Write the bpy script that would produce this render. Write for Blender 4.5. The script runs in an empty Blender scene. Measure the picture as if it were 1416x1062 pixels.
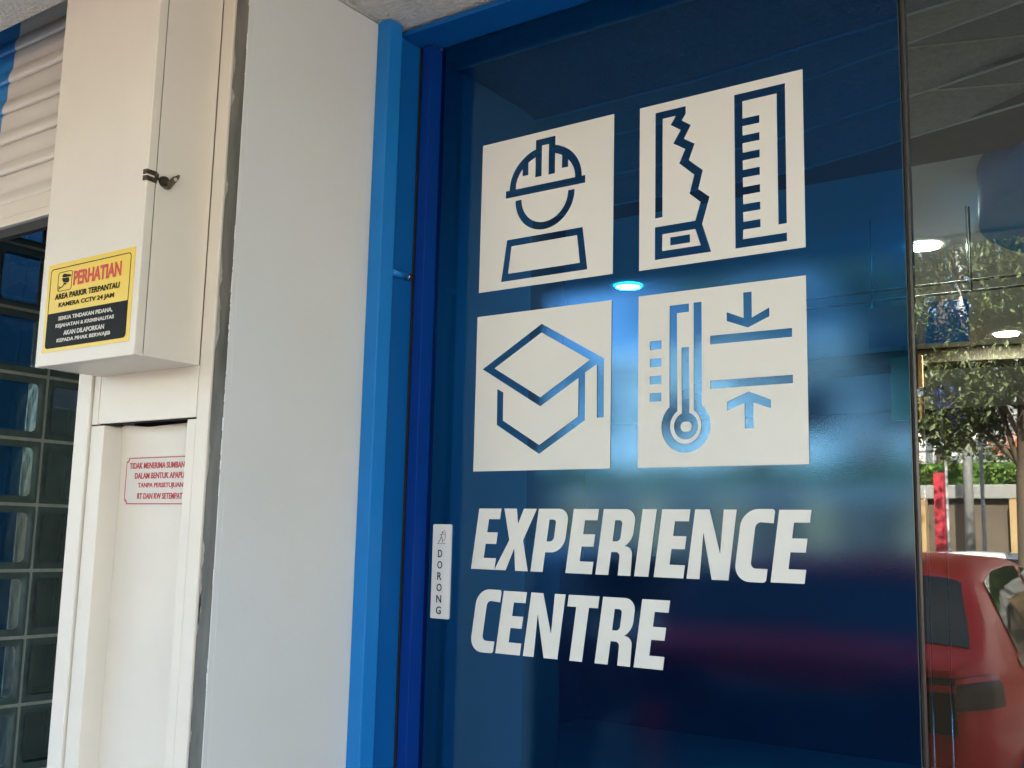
import bpy, bmesh, math, random
import numpy as np
from mathutils import Vector, Matrix

random.seed(7)
scene = bpy.context.scene
col = scene.collection
R = math.radians

# ---------------------------------------------------------------- camera
cam_data = bpy.data.cameras.new('camera')
cam = bpy.data.objects.new('camera', cam_data)
col.objects.link(cam)
cam.matrix_world = Matrix(((0.8152, 0.0650, 0.5755, 0.0),
                           (0.5787, -0.1308, -0.8049, 0.0),
                           (0.0230, 0.9893, -0.1443, 0.0),
                           (0, 0, 0, 1)))
cam_data.sensor_fit = 'HORIZONTAL'
cam_data.sensor_width = 36.0
cam_data.lens = 36.0 * 1453.0 / 1416.0
cam_data.clip_start = 0.05
cam_data.clip_end = 600.0
scene.camera = cam

# ---------------------------------------------------------------- light
SUN_EL, SUN_AZ = 42.0, 20.0          # sun stands behind the shop, high; azimuth clockwise from +Y
world = bpy.data.worlds.new('World')
scene.world = world
world.use_nodes = True
wn = world.node_tree
wn.nodes.clear()
sky = wn.nodes.new('ShaderNodeTexSky')
sky.sky_type = 'NISHITA'
sky.sun_disc = False
sky.sun_elevation = R(SUN_EL)
sky.sun_rotation = R(SUN_AZ)
sky.dust_density = 2.5
bg = wn.nodes.new('ShaderNodeBackground')
bg.inputs['Strength'].default_value = 0.13
wo = wn.nodes.new('ShaderNodeOutputWorld')
wn.links.new(sky.outputs[0], bg.inputs['Color'])
wn.links.new(bg.outputs[0], wo.inputs[0])

sun_data = bpy.data.lights.new('sun', 'SUN')
sun_data.energy = 4.6
sun_data.angle = R(0.5)
sun_data.color = (1.0, 0.94, 0.84)
sun = bpy.data.objects.new('sun', sun_data)
col.objects.link(sun)
_d = Vector((math.sin(R(SUN_AZ)) * math.cos(R(SUN_EL)), math.cos(R(SUN_AZ)) * math.cos(R(SUN_EL)), math.sin(R(SUN_EL))))
sun.rotation_euler = _d.to_track_quat('Z', 'Y').to_euler()
sun.location = (0, 20, 30)

scene.view_settings.view_transform = 'Standard'
scene.view_settings.look = 'None'
scene.view_settings.exposure = 3.6
scene.view_settings.gamma = 1.0
scene.view_settings.use_curve_mapping = False
scene.cycles.use_denoising = True
scene.cycles.max_bounces = 10
scene.cycles.diffuse_bounces = 5
scene.cycles.glossy_bounces = 5
scene.cycles.transmission_bounces = 8
scene.cycles.transparent_max_bounces = 16
scene.cycles.caustics_reflective = False
scene.cycles.caustics_refractive = False
scene.cycles.sample_clamp_indirect = 6.0

GROUND = -1.55
CEIL = 0.963
D = 1.5                                # plane of the door glass

# ---------------------------------------------------------------- materials
def new_mat(name):
    m = bpy.data.materials.new(name)
    m.use_nodes = True
    nt = m.node_tree
    nt.nodes.clear()
    out = nt.nodes.new('ShaderNodeOutputMaterial')
    return m, nt, out

def mat(name, color, rough=0.5, metal=0.0, spec=0.5, var=0.0, vscale=8.0, bump=0.0, bscale=60.0,
        rvar=0.0, stretch=(1, 1, 1), coat=0.0, color2=None, detail=6.0):
    m, nt, out = new_mat(name)
    N = nt.nodes.new
    L = nt.links.new
    b = N('ShaderNodeBsdfPrincipled')
    b.inputs['Base Color'].default_value = (*color, 1)
    b.inputs['Roughness'].default_value = rough
    b.inputs['Metallic'].default_value = metal
    b.inputs['Specular IOR Level'].default_value = spec
    b.inputs['Coat Weight'].default_value = coat
    L(b.outputs[0], out.inputs[0])
    tc = N('ShaderNodeTexCoord')
    mp = N('ShaderNodeMapping')
    mp.inputs['Scale'].default_value = stretch
    L(tc.outputs['Object'], mp.inputs[0])
    if var > 0 or color2 is not None or rvar > 0:
        n = N('ShaderNodeTexNoise')
        n.inputs['Scale'].default_value = vscale
        n.inputs['Detail'].default_value = detail
        n.inputs['Roughness'].default_value = 0.6
        L(mp.outputs[0], n.inputs['Vector'])
        if var > 0 or color2 is not None:
            r = N('ShaderNodeValToRGB')
            c2 = color2 if color2 is not None else tuple(c * (1 - var) for c in color)
            c1 = color if color2 is not None else tuple(min(1, c * (1 + var)) for c in color)
            r.color_ramp.elements[0].color = (*c2, 1)
            r.color_ramp.elements[1].color = (*c1, 1)
            r.color_ramp.elements[0].position = 0.3
            r.color_ramp.elements[1].position = 0.7
            L(n.outputs['Fac'], r.inputs[0])
            L(r.outputs[0], b.inputs['Base Color'])
        if rvar > 0:
            mr = N('ShaderNodeMapRange')
            mr.inputs['To Min'].default_value = max(0, rough - rvar)
            mr.inputs['To Max'].default_value = min(1, rough + rvar)
            L(n.outputs['Fac'], mr.inputs[0])
            L(mr.outputs[0], b.inputs['Roughness'])
    if bump > 0:
        n2 = N('ShaderNodeTexNoise')
        n2.inputs['Scale'].default_value = bscale
        n2.inputs['Detail'].default_value = 5.0
        L(mp.outputs[0], n2.inputs['Vector'])
        bp = N('ShaderNodeBump')
        bp.inputs['Strength'].default_value = bump
        bp.inputs['Distance'].default_value = 0.01
        L(n2.outputs['Fac'], bp.inputs['Height'])
        L(bp.outputs[0], b.inputs['Normal'])
    return m

def emit(name, color, strength):
    m, nt, out = new_mat(name)
    e = nt.nodes.new('ShaderNodeEmission')
    e.inputs[0].default_value = (*color, 1)
    e.inputs[1].default_value = strength
    nt.links.new(e.outputs[0], out.inputs[0])
    return m

def glass(name, tint, refl_tint=(1, 1, 1), ior=1.9, rough=0.0, gain=1.0, base=None, base_w=0.0, bump=0.0, bscale=300.0, scatter=0.0):
    """thin sheet: tinted straight transmission + fresnel reflection (+ pigment, + a little forward scatter)"""
    m, nt, out = new_mat(name)
    N = nt.nodes.new
    L = nt.links.new
    tr = N('ShaderNodeBsdfTransparent')
    tr.inputs[0].default_value = (*tint, 1)
    body = tr.outputs[0]
    if scatter > 0:
        rf = N('ShaderNodeBsdfRefraction')
        rf.inputs['Color'].default_value = (*tint, 1)
        rf.inputs['IOR'].default_value = 1.12
        rf.inputs['Roughness'].default_value = 0.32
        mx = N('ShaderNodeMixShader')
        mx.inputs[0].default_value = scatter
        L(body, mx.inputs[1])
        L(rf.outputs[0], mx.inputs[2])
        body = mx.outputs[0]
    if base is not None:
        df = N('ShaderNodeBsdfDiffuse')
        df.inputs[0].default_value = (*base, 1)
        mx = N('ShaderNodeMixShader')
        mx.inputs[0].default_value = base_w
        L(body, mx.inputs[1])
        L(df.outputs[0], mx.inputs[2])
        body = mx.outputs[0]
    gl = N('ShaderNodeBsdfGlossy')
    gl.inputs['Color'].default_value = (*refl_tint, 1)
    gl.inputs['Roughness'].default_value = rough
    fr = N('ShaderNodeFresnel')
    fr.inputs[0].default_value = ior
    mu = N('ShaderNodeMath')
    mu.operation = 'MULTIPLY'
    mu.use_clamp = True
    mu.inputs[1].default_value = gain
    L(fr.outputs[0], mu.inputs[0])
    mx = N('ShaderNodeMixShader')
    L(mu.outputs[0], mx.inputs[0])
    L(body, mx.inputs[1])
    L(gl.outputs[0], mx.inputs[2])
    L(mx.outputs[0], out.inputs[0])
    if rough > 0.03:
        tq = N('ShaderNodeTexCoord')
        nq = N('ShaderNodeTexNoise')
        nq.inputs['Scale'].default_value = 5.0
        nq.inputs['Detail'].default_value = 8.0
        nq.inputs['Roughness'].default_value = 0.7
        L(tq.outputs['Object'], nq.inputs['Vector'])
        rq = N('ShaderNodeMapRange')
        rq.inputs['From Min'].default_value = 0.3
        rq.inputs['From Max'].default_value = 0.7
        rq.inputs['To Min'].default_value = rough * 0.6
        rq.inputs['To Max'].default_value = rough * 1.5
        L(nq.outputs['Fac'], rq.inputs[0])
        L(rq.outputs[0], gl.inputs['Roughness'])
    if bump > 0:
        tc = N('ShaderNodeTexCoord')
        n = N('ShaderNodeTexNoise')
        n.inputs['Scale'].default_value = bscale
        n.inputs['Detail'].default_value = 2.0
        L(tc.outputs['Object'], n.inputs['Vector'])
        bp = N('ShaderNodeBump')
        bp.inputs['Strength'].default_value = bump
        bp.inputs['Distance'].default_value = 0.002
        L(n.outputs['Fac'], bp.inputs['Height'])
        L(bp.outputs[0], gl.inputs['Normal'])
    return m

M = {}
M['cream'] = mat('cream_paint', (0.66, 0.59, 0.48), 0.42, var=0.05, vscale=3, bump=0.05, bscale=40, rvar=0.06)
M['grey_wall'] = mat('grey_wall_paint', (0.575, 0.56, 0.51), 0.6, var=0.05, vscale=1.6, bump=0.05, bscale=90)
M['cement'] = mat('cement_groove', (0.16, 0.155, 0.13), 0.85, color2=(0.05, 0.05, 0.042), vscale=22, stretch=(1, 1, 0.16), bump=0.5, bscale=70)
M['flake'] = mat('flaked_paint', (0.62, 0.62, 0.58), 0.7, var=0.1, vscale=60)
M['stucco'] = mat('stucco', (0.60, 0.56, 0.48), 0.9, var=0.10, vscale=60, bump=0.9, bscale=130)
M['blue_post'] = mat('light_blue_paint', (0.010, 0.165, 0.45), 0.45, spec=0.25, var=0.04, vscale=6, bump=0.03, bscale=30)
M['blue_frame'] = mat('mid_blue_shaded', (0.002, 0.085, 0.28), 0.45, spec=0.2, var=0.04, vscale=6, bump=0.03, bscale=30)  # darker than the post paint; the jamb's shadow is put into the colour
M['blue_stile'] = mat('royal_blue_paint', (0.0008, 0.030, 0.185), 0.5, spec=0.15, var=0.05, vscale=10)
M['film'] = glass('blue_film_glass', (0.001, 0.25, 0.80), (0.24, 0.58, 1.0), ior=1.8, rough=0.042, gain=1.15,
                  base=(0.003, 0.012, 0.070), base_w=0.22, bump=0.022, bscale=420)
M['clear'] = glass('clear_shop_glass', (0.60, 0.71, 0.68), (0.95, 0.98, 0.93), ior=1.9, rough=0.0, gain=1.2)
M['glass_edge'] = mat('glass_edge', (0.03, 0.05, 0.05), 0.15, spec=0.8)
M['seal'] = mat('dark_seal', (0.012, 0.012, 0.014), 0.6)
M['vinyl'] = mat('white_vinyl', (0.62, 0.61, 0.54), 0.5, var=0.02, vscale=4)
M['plate'] = mat('push_plate', (0.64, 0.62, 0.57), 0.35, var=0.02)
M['black'] = mat('black_print', (0.012, 0.012, 0.013), 0.5)
M['signblack'] = mat('sign_black', (0.008, 0.009, 0.008), 0.65, spec=0.15)
M['yellow'] = mat('yellow_print', (0.74, 0.50, 0.035), 0.38, var=0.03, vscale=10)
M['red_print'] = mat('red_print', (0.55, 0.03, 0.02), 0.5)
M['red_print2'] = mat('dull_red_print', (0.50, 0.05, 0.05), 0.55, var=0.15, vscale=120)
M['paper'] = mat('paper_white', (0.62, 0.57, 0.49), 0.55, var=0.03, vscale=14)
M['hasp'] = mat('corroded_metal', (0.12, 0.085, 0.05), 0.5, metal=0.7, color2=(0.02, 0.016, 0.012), vscale=120, bump=0.3, bscale=200)
M['steel'] = mat('steel', (0.55, 0.55, 0.55), 0.25, metal=1.0)
M['rubber'] = mat('rubber', (0.012, 0.012, 0.012), 0.7)
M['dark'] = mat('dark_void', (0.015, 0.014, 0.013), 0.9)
M['mortar'] = mat('mortar', (0.36, 0.37, 0.29), 0.8, var=0.15, vscale=40, bump=0.2)
M['block_side'] = mat('block_glass_side', (0.50, 0.58, 0.54), 0.12, spec=0.7, var=0.2, vscale=14, bump=0.2, bscale=24)
M['block_rim'] = mat('block_glass_rim', (0.085, 0.115, 0.098), 0.1, spec=0.8, var=0.2, vscale=20)
M['block_pane'] = glass('block_glass_pane', (0.62, 0.70, 0.68), (1, 1, 1), ior=1.55, rough=0.02, gain=1.8, bump=1.0, bscale=16)
M['block_blue'] = mat('blue_partition_paint', (0.03, 0.19, 0.42), 0.5, var=0.15, vscale=2)
M['pave'] = mat('pavement', (0.46, 0.43, 0.38), 0.8, var=0.12, vscale=3, bump=0.1)
M['bay'] = mat('parking_bay', (0.24, 0.23, 0.215), 0.85, var=0.15, vscale=4, bump=0.15)
M['asphalt'] = mat('asphalt', (0.06, 0.06, 0.06), 0.9, var=0.2, vscale=5, bump=0.3)
M['kerb'] = mat('kerb_white', (0.30, 0.30, 0.285), 0.7, var=0.1, vscale=8)
M['white_wall'] = mat('white_building', (0.80, 0.80, 0.77), 0.8, var=0.06, vscale=0.8)
M['brown_wall'] = mat('brown_wall', (0.13, 0.10, 0.075), 0.85, var=0.2, vscale=2, bump=0.2)
M['tan'] = mat('tan_paint', (0.46, 0.31, 0.15), 0.8, var=0.1, vscale=2)
M['grass'] = mat('grass', (0.055, 0.12, 0.016), 0.9, var=0.35, vscale=9, bump=0.6)
M['leaf'] = mat('leaf', (0.17, 0.20, 0.085), 0.45, color2=(0.08, 0.105, 0.04), vscale=0.9, spec=0.5)
M['leaf_dark'] = mat('leaf_dark', (0.055, 0.09, 0.03), 0.5, color2=(0.025, 0.045, 0.018), vscale=0.8)
M['bark'] = mat('bark', (0.10, 0.075, 0.05), 0.9, var=0.3, vscale=12, stretch=(1, 1, 0.2), bump=0.6, bscale=25)
M['flower'] = mat('orange_flower', (0.75, 0.16, 0.03), 0.6, var=0.2, vscale=6)
M['window'] = mat('dark_window', (0.02, 0.025, 0.03), 0.06, spec=0.8)
M['car_red'] = mat('red_car_paint', (0.62, 0.003, 0.004), 0.3, coat=0.06, spec=0.22)
M['car_white'] = mat('white_car_paint', (0.72, 0.72, 0.72), 0.25, coat=1.0)
M['car_grey'] = mat('grey_car_paint', (0.06, 0.065, 0.07), 0.25, coat=1.0)
M['car_glass'] = mat('car_glass', (0.008, 0.009, 0.009), 0.03, spec=0.55)
M['plastic'] = mat('black_plastic', (0.015, 0.015, 0.015), 0.5)
M['tail'] = mat('tail_lamp', (0.045, 0.003, 0.003), 0.3, spec=0.25)
M['tail_red'] = mat('tail_lamp_red', (0.55, 0.01, 0.01), 0.2)
M['chrome'] = mat('chrome', (0.75, 0.75, 0.75), 0.1, metal=1.0)
M['in_ceil'] = mat('indoor_ceiling', (0.70, 0.70, 0.66), 0.85, var=0.03)
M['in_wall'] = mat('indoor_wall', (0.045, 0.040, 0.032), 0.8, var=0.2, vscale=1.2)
M['in_floor'] = mat('indoor_floor', (0.22, 0.21, 0.185), 0.4, var=0.15, vscale=2)
M['bulk'] = mat('bulkhead_paint', (0.07, 0.055, 0.035), 0.8, var=0.08, vscale=3)
M['orange'] = mat('orange_panel', (0.48, 0.20, 0.045), 0.6, var=0.05)
M['beam'] = mat('dark_beam', (0.045, 0.04, 0.034), 0.7, var=0.15, vscale=6)
M['fold_shaded'] = mat('folded_panel_shaded', (0.21, 0.235, 0.235), 0.85, var=0.16, vscale=70, bump=0.7, bscale=140)  # darker copy for alternate facets, their tilt shading painted in
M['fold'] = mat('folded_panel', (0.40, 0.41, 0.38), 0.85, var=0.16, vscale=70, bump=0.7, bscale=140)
M['sign_blue'] = mat('sign_blue', (0.016, 0.32, 0.78), 0.65, var=0.05)
M['violet'] = mat('banner_blue', (0.05, 0.075, 0.24), 0.7, var=0.1)
M['lamp'] = emit('lamp_glow', (1.0, 0.93, 0.80), 170.0)
M['pole'] = mat('grey_pole', (0.38, 0.38, 0.37), 0.5, metal=0.3)
M['cone'] = mat('red_cloth', (0.50, 0.03, 0.05), 0.7)
M['sage'] = mat('sage_paint', (0.42, 0.46, 0.38), 0.7, var=0.25, vscale=5)
M['roof'] = mat('roof_grey', (0.25, 0.24, 0.23), 0.9, var=0.1)

# shutter slats: cream with a printed blue field whose slanted edge runs down the curtain
def shutter_mat():
    m, nt, out = new_mat('shutter_paint')
    N = nt.nodes.new
    L = nt.links.new
    b = N('ShaderNodeBsdfPrincipled')
    b.inputs['Roughness'].default_value = 0.4
    g = N('ShaderNodeNewGeometry')
    s = N('ShaderNodeSeparateXYZ')
    L(g.outputs['Position'], s.inputs[0])
    mu = N('ShaderNodeMath'); mu.operation = 'MULTIPLY_ADD'
    mu.inputs[1].default_value = -0.19
    mu.inputs[2].default_value = (2.286 + 0.19 * 1.14) * 0.9167
    L(s.outputs['Z'], mu.inputs[0])
    ad = N('ShaderNodeMath'); ad.operation = 'ADD'
    L(s.outputs['X'], ad.inputs[0]); L(mu.outputs[0], ad.inputs[1])
    lt = N('ShaderNodeMath'); lt.operation = 'LESS_THAN'
    L(ad.outputs[0], lt.inputs[0]); lt.inputs[1].default_value = 0.0
    no = N('ShaderNodeTexNoise'); no.inputs['Scale'].default_value = 4.0
    tc = N('ShaderNodeTexCoord'); L(tc.outputs['Object'], no.inputs['Vector'])
    cr = N('ShaderNodeValToRGB')
    cr.color_ramp.elements[0].color = (0.56, 0.505, 0.42, 1)
    cr.color_ramp.elements[1].color = (0.64, 0.58, 0.49, 1)
    L(no.outputs['Fac'], cr.inputs[0])
    mx = N('ShaderNodeMix'); mx.data_type = 'RGBA'
    L(lt.outputs[0], mx.inputs[0])
    L(cr.outputs[0], mx.inputs[6])
    mx.inputs[7].default_value = (0.022, 0.19, 0.46, 1)
    L(mx.outputs[2], b.inputs['Base Color'])
    L(b.outputs[0], out.inputs[0])
    return m
M['shutter'] = shutter_mat()

# ---------------------------------------------------------------- builders
def link(name, me, parent=None, loc=(0, 0, 0)):
    o = bpy.data.objects.new(name, me)
    col.objects.link(o)
    o.location = loc
    if parent is not None:
        o.parent = parent
    return o

def tag(o, label=None, cat=None, group=None, kind=None):
    if label: o['label'] = label
    if cat: o['category'] = cat
    if group: o['group'] = group
    if kind: o['kind'] = kind
    return o

def thing(name, label, cat, loc=(0, 0, 0), rz=0.0, group=None):
    o = bpy.data.objects.new(name, None)
    o.empty_display_size = 0.1
    col.objects.link(o)
    o.location = loc
    o.rotation_euler = (0, 0, rz)
    return tag(o, label, cat, group)

def box_bm(bm, lo, hi, bevel=0.0, mi=0):
    x0, y0, z0 = lo
    x1, y1, z1 = hi
    vs = [bm.verts.new(p) for p in ((x0, y0, z0), (x1, y0, z0), (x1, y1, z0), (x0, y1, z0),
                                    (x0, y0, z1), (x1, y0, z1), (x1, y1, z1), (x0, y1, z1))]
    fs = []
    for idx in ((0, 3, 2, 1), (4, 5, 6, 7), (0, 1, 5, 4), (1, 2, 6, 5), (2, 3, 7, 6), (3, 0, 4, 7)):
        f = bm.faces.new([vs[i] for i in idx])
        f.material_index = mi
        fs.append(f)
    if bevel > 0:
        es = list({e for f in fs for e in f.edges})
        bmesh.ops.bevel(bm, geom=es, offset=bevel, segments=2, profile=0.6, affect='EDGES')

def mesh_from(bm, name, mats, smooth=False):
    me = bpy.data.meshes.new(name)
    bmesh.ops.recalc_face_normals(bm, faces=bm.faces[:])
    bm.to_mesh(me)
    bm.free()
    for m in (mats if isinstance(mats, (list, tuple)) else [mats]):
        me.materials.append(m)
    if smooth:
        me.polygons.foreach_set('use_smooth', [True] * len(me.polygons))
    return me

def box(name, lo, hi, m, parent=None, bevel=0.0):
    """box given in the parent's coordinates; origin at its own base centre"""
    c = ((lo[0] + hi[0]) / 2, (lo[1] + hi[1]) / 2, lo[2])
    bm = bmesh.new()
    box_bm(bm, [lo[i] - c[i] for i in range(3)], [hi[i] - c[i] for i in range(3)], bevel)
    return link(name, mesh_from(bm, name, m), parent, c)

def tube_bm(bm, p0, p1, r0, r1=None, n=14, caps=True, mi=0):
    r1 = r0 if r1 is None else r1
    p0, p1 = Vector(p0), Vector(p1)
    q = (p1 - p0).to_track_quat('Z', 'Y')
    ra, rb = [], []
    for i in range(n):
        a = 2 * math.pi * i / n
        d = q @ Vector((math.cos(a), math.sin(a), 0))
        ra.append(bm.verts.new(p0 + d * r0))
        rb.append(bm.verts.new(p1 + d * r1))
    for i in range(n):
        f = bm.faces.new((ra[i], ra[(i + 1) % n], rb[(i + 1) % n], rb[i]))
        f.material_index = mi
        f.smooth = True
    if caps:
        for r in (ra[::-1], rb):
            f = bm.faces.new(r)
            f.material_index = mi

def tube(name, p0, p1, r0, m, parent=None, r1=None, n=14):
    bm = bmesh.new()
    tube_bm(bm, p0, p1, r0, r1, n)
    return link(name, mesh_from(bm, name, m), parent)

def flat_mesh(name, loops, m, thick, y=0.0):
    """2-D outlines (x, z), nested ones are cut out; a solid sheet in the XZ plane whose front is at y, facing -Y"""
    cu = bpy.data.curves.new(name, 'CURVE')
    cu.dimensions = '2D'
    cu.fill_mode = 'BOTH'
    cu.extrude = thick / 2
    for lp in loops:
        sp = cu.splines.new('POLY')
        sp.points.add(len(lp) - 1)
        for i, p in enumerate(lp):
            sp.points[i].co = (p[0], p[1], 0, 1)
        sp.use_cyclic_u = True
    tmp = bpy.data.objects.new(name, cu)
    col.objects.link(tmp)
    dg = bpy.context.evaluated_depsgraph_get()
    me = bpy.data.meshes.new_from_object(tmp.evaluated_get(dg))
    bpy.data.objects.remove(tmp)
    bpy.data.curves.remove(cu)
    me.name = name
    me.transform(Matrix(((1, 0, 0, 0), (0, 0, -1, y + thick / 2), (0, 1, 0, 0), (0, 0, 0, 1))))
    me.materials.clear()
    me.materials.append(m)
    return me

def text_mesh(name, body, m, x0, x1, z0, z1, y, bold=0.0, thick=0.0004):
    """a line of print filling the rectangle x0..x1, z0..z1 on the plane y, facing -Y"""
    cu = bpy.data.curves.new(name, 'FONT')
    cu.body = body
    cu.size = 1.0
    cu.offset = bold
    cu.extrude = 0.001
    cu.resolution_u = 3
    tmp = bpy.data.objects.new(name, cu)
    col.objects.link(tmp)
    dg = bpy.context.evaluated_depsgraph_get()
    me = bpy.data.meshes.new_from_object(tmp.evaluated_get(dg))
    bpy.data.objects.remove(tmp)
    bpy.data.curves.remove(cu)
    n = len(me.vertices)
    co = np.empty(n * 3)
    me.vertices.foreach_get('co', co)
    co = co.reshape(-1, 3)
    lo, hi = co.min(0), co.max(0)
    out = np.empty_like(co)
    out[:, 0] = x0 + (co[:, 0] - lo[0]) / (hi[0] - lo[0]) * (x1 - x0)
    out[:, 2] = z0 + (co[:, 1] - lo[1]) / (hi[1] - lo[1]) * (z1 - z0)
    out[:, 1] = y - np.where(co[:, 2] > 0, thick, 0)
    me.vertices.foreach_set('co', out.reshape(-1))
    me.materials.clear()
    me.materials.append(m)
    return me

def rounded(pts, n=6):
    """(x, z[, radius]) corners -> polyline with rounded corners"""
    out = []
    k = len(pts)
    for i in range(k):
        p = Vector(pts[i][:2])
        r = pts[i][2] if len(pts[i]) > 2 else 0
        if r <= 0:
            out.append(tuple(p))
            continue
        a = Vector(pts[i - 1][:2]) - p
        b = Vector(pts[(i + 1) % k][:2]) - p
        r = min(r, a.length * 0.98, b.length * 0.98)
        a = p + a.normalized() * r
        b = p + b.normalized() * r
        # quarter-ellipse through a and b
        c = a + b - p
        for j in range(n + 1):
            t = math.pi / 2 * j / n
            out.append(tuple(c + (p - b) * math.cos(t) + (p - a) * math.sin(t)))
    return out

def rect(x0, z0, x1, z1, r=0.0):
    return rounded([(x0, z0, r), (x1, z0, r), (x1, z1, r), (x0, z1, r)], 5)

def arc(cx, cz, rx, rz, a0, a1, n=28):
    return [(cx + rx * math.cos(R(a0 + (a1 - a0) * i / n)), cz + rz * math.sin(R(a0 + (a1 - a0) * i / n))) for i in range(n + 1)]

def stroke(pts, w, closed=False):
    """thin line -> outline polygon (open polyline)"""
    L_, R_ = [], []
    for i, p in enumerate(pts):
        p = Vector(p)
        a = Vector(pts[max(0, i - 1)])
        b = Vector(pts[min(len(pts) - 1, i + 1)])
        t = (b - a).normalized()
        nrm = Vector((-t.y, t.x)) * w / 2
        L_.append(tuple(p + nrm))
        R_.append(tuple(p - nrm))
    return L_ + R_[::-1]

# ================================================================ SETTING
def structure(o):
    o['kind'] = 'structure'
    return o

structure(box('ground', (-120, -120, GROUND - 0.5), (120, 60, GROUND - 0.02), M['asphalt']))
structure(box('pavement', (-30, -1.2, GROUND - 0.019), (30, 60, GROUND), M['pave']))
structure(box('parking_bay', (-30, -7.2, GROUND - 0.019), (30, -1.25, GROUND - 0.004), M['bay']))
structure(box('road', (-120, -12.4, GROUND - 0.019), (120, -7.3, GROUND - 0.012), M['asphalt']))
structure(box('far_pavement', (-120, -13.4, GROUND - 0.019), (120, -12.45, GROUND + 0.12), M['kerb']))

# ceiling over the entrance: stuccoed soffit
def soffit():
    bm = bmesh.new()
    for lo, hi in (((-1.69, -0.36, CEIL), (6, 1.62, CEIL + 0.1)),
                   ((-6, -0.36, CEIL), (-1.69, 0.993, CEIL + 0.1)),
                   ((-6, -0.44, CEIL - 0.012), (6, -0.36, CEIL + 0.5))):
        box_bm(bm, lo, hi)
    return link('ceiling', mesh_from(bm, 'ceiling', M['stucco']))
structure(soffit())

# folded long triangular panels of the indoor ceiling just behind the glass
fold = thing('folded_ceiling_panels', 'grey stippled ceiling panels folded into long thin triangles above the shop window', 'ceiling panels', (0.2, 2.3, CEIL))
ridges = []
for (xa, ya, xb, yb, z) in ((-0.516, 1.33, -0.288, 1.33, 0.03), (-0.516, 1.137, -0.288, 1.16, -0.01), (-0.516, 1.007, -0.288, 1.064, 0.0), (-0.535, 0.934, -0.322, 0.862, 0.030),
                            (-0.578, 0.763, -0.328, 0.828, -0.004), (-0.590, 0.716, -0.362, 0.630, 0.030), (-0.642, 0.524, -0.367, 0.598, -0.004)):
    k_ = (yb - ya) / (xb - xa)
    row = []
    for x in (-2.6, -0.92, -0.5, 0.1):
        # the folds run straight through the visible stretch and level out beyond it
        y = ya + k_ * (max(-0.92, min(0.1, x)) - xa)
        row.append((x, 3.0 - y, z))
    ridges.append(row)
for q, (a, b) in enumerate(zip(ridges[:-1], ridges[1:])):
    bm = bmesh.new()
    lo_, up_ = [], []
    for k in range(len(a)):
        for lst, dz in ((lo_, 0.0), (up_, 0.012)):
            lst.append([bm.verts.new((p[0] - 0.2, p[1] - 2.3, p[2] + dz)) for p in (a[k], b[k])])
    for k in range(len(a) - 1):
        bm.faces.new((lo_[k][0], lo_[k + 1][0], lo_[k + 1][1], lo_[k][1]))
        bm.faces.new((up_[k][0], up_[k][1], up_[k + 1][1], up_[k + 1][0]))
    link('panel', mesh_from(bm, 'panel', M['fold'] if q % 2 else M['fold_shaded']), fold)
for a in ridges[1:]:
    bm = bmesh.new()
    for k in range(len(a) - 1):
        tube_bm(bm, (a[k][0] - 0.2, a[k][1] - 2.3, a[k][2] - 0.001), (a[k + 1][0] - 0.2, a[k + 1][1] - 2.3, a[k + 1][2] - 0.001), 0.0028, None, 6, False)
    link('edge_trim', mesh_from(bm, 'edge_trim', M['in_ceil']), fold)
bmb = bmesh.new()
vs = []
for z_ in (CEIL - 0.006, CEIL + 0.09):
    vs.append([bmb.verts.new((x, y, z_)) for x, y in ((-2.6, 3 - 0.449 + 0.0), (-0.92, 3 - 0.449), (0.1, 3 - 0.7236), (4.1, 3 - 0.7236), (4.1, 2.67), (-2.6, 2.67))])
n = 6
bmb.faces.new(vs[0]); bmb.faces.new(vs[1][::-1])
for i in range(n):
    bmb.faces.new((vs[0][i], vs[1][i], vs[1][(i + 1) % n], vs[0][(i + 1) % n]))
tag(link('ceiling_beam', mesh_from(bmb, 'ceiling_beam', M['beam'])), 'dark brown beam across the ceiling behind the shop window', 'beam')
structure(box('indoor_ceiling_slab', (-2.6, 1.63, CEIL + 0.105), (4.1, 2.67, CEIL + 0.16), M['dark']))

# the shop building above and beside, unseen; upper walls sized to shade the bay
structure(box('upper_wall', (-3.25, 1.64, CEIL + 0.11), (7, 12, 5.4), M['white_wall']))
structure(box('upper_wall', (-16, 1.64, CEIL + 0.11), (-4.45, 12, 5.4), M['white_wall']))
structure(box('upper_wall', (-4.449, 2.9, CEIL + 0.11), (-3.251, 12, 5.4), M['white_wall']))  # space in front left open to let sky light behind the glass blocks
structure(box('left_shop_wall', (-16, 1.64, GROUND), (-4.45, 2.0, CEIL + 0.109), M['white_wall']))
structure(box('canopy_roof', (-6.2, -0.5, CEIL + 0.51), (6.2, 1.63, CEIL + 0.6), M['roof']))

# grey pier between the cabinet and the door
pier = box('pier_wall', (-1.349, 1.0740, GROUND), (-1.312, 1.9, CEIL - 0.001), M['grey_wall'], bevel=0.002)
structure(pier)
structure(box('pier_core', (-1.70, 1.1310, GROUND), (-1.3495, 1.9, CEIL - 0.001), M['grey_wall']))
groove = box('cement_strip', (-1.3488, 1.0690, GROUND), (-1.3140, 1.0738, CEIL - 0.002), M['cement'])
structure(groove)
structure(box('plaster_corner', (-1.3138, 1.0655, GROUND), (-1.3120, 1.0739, CEIL - 0.0015), M['grey_wall']))
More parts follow.
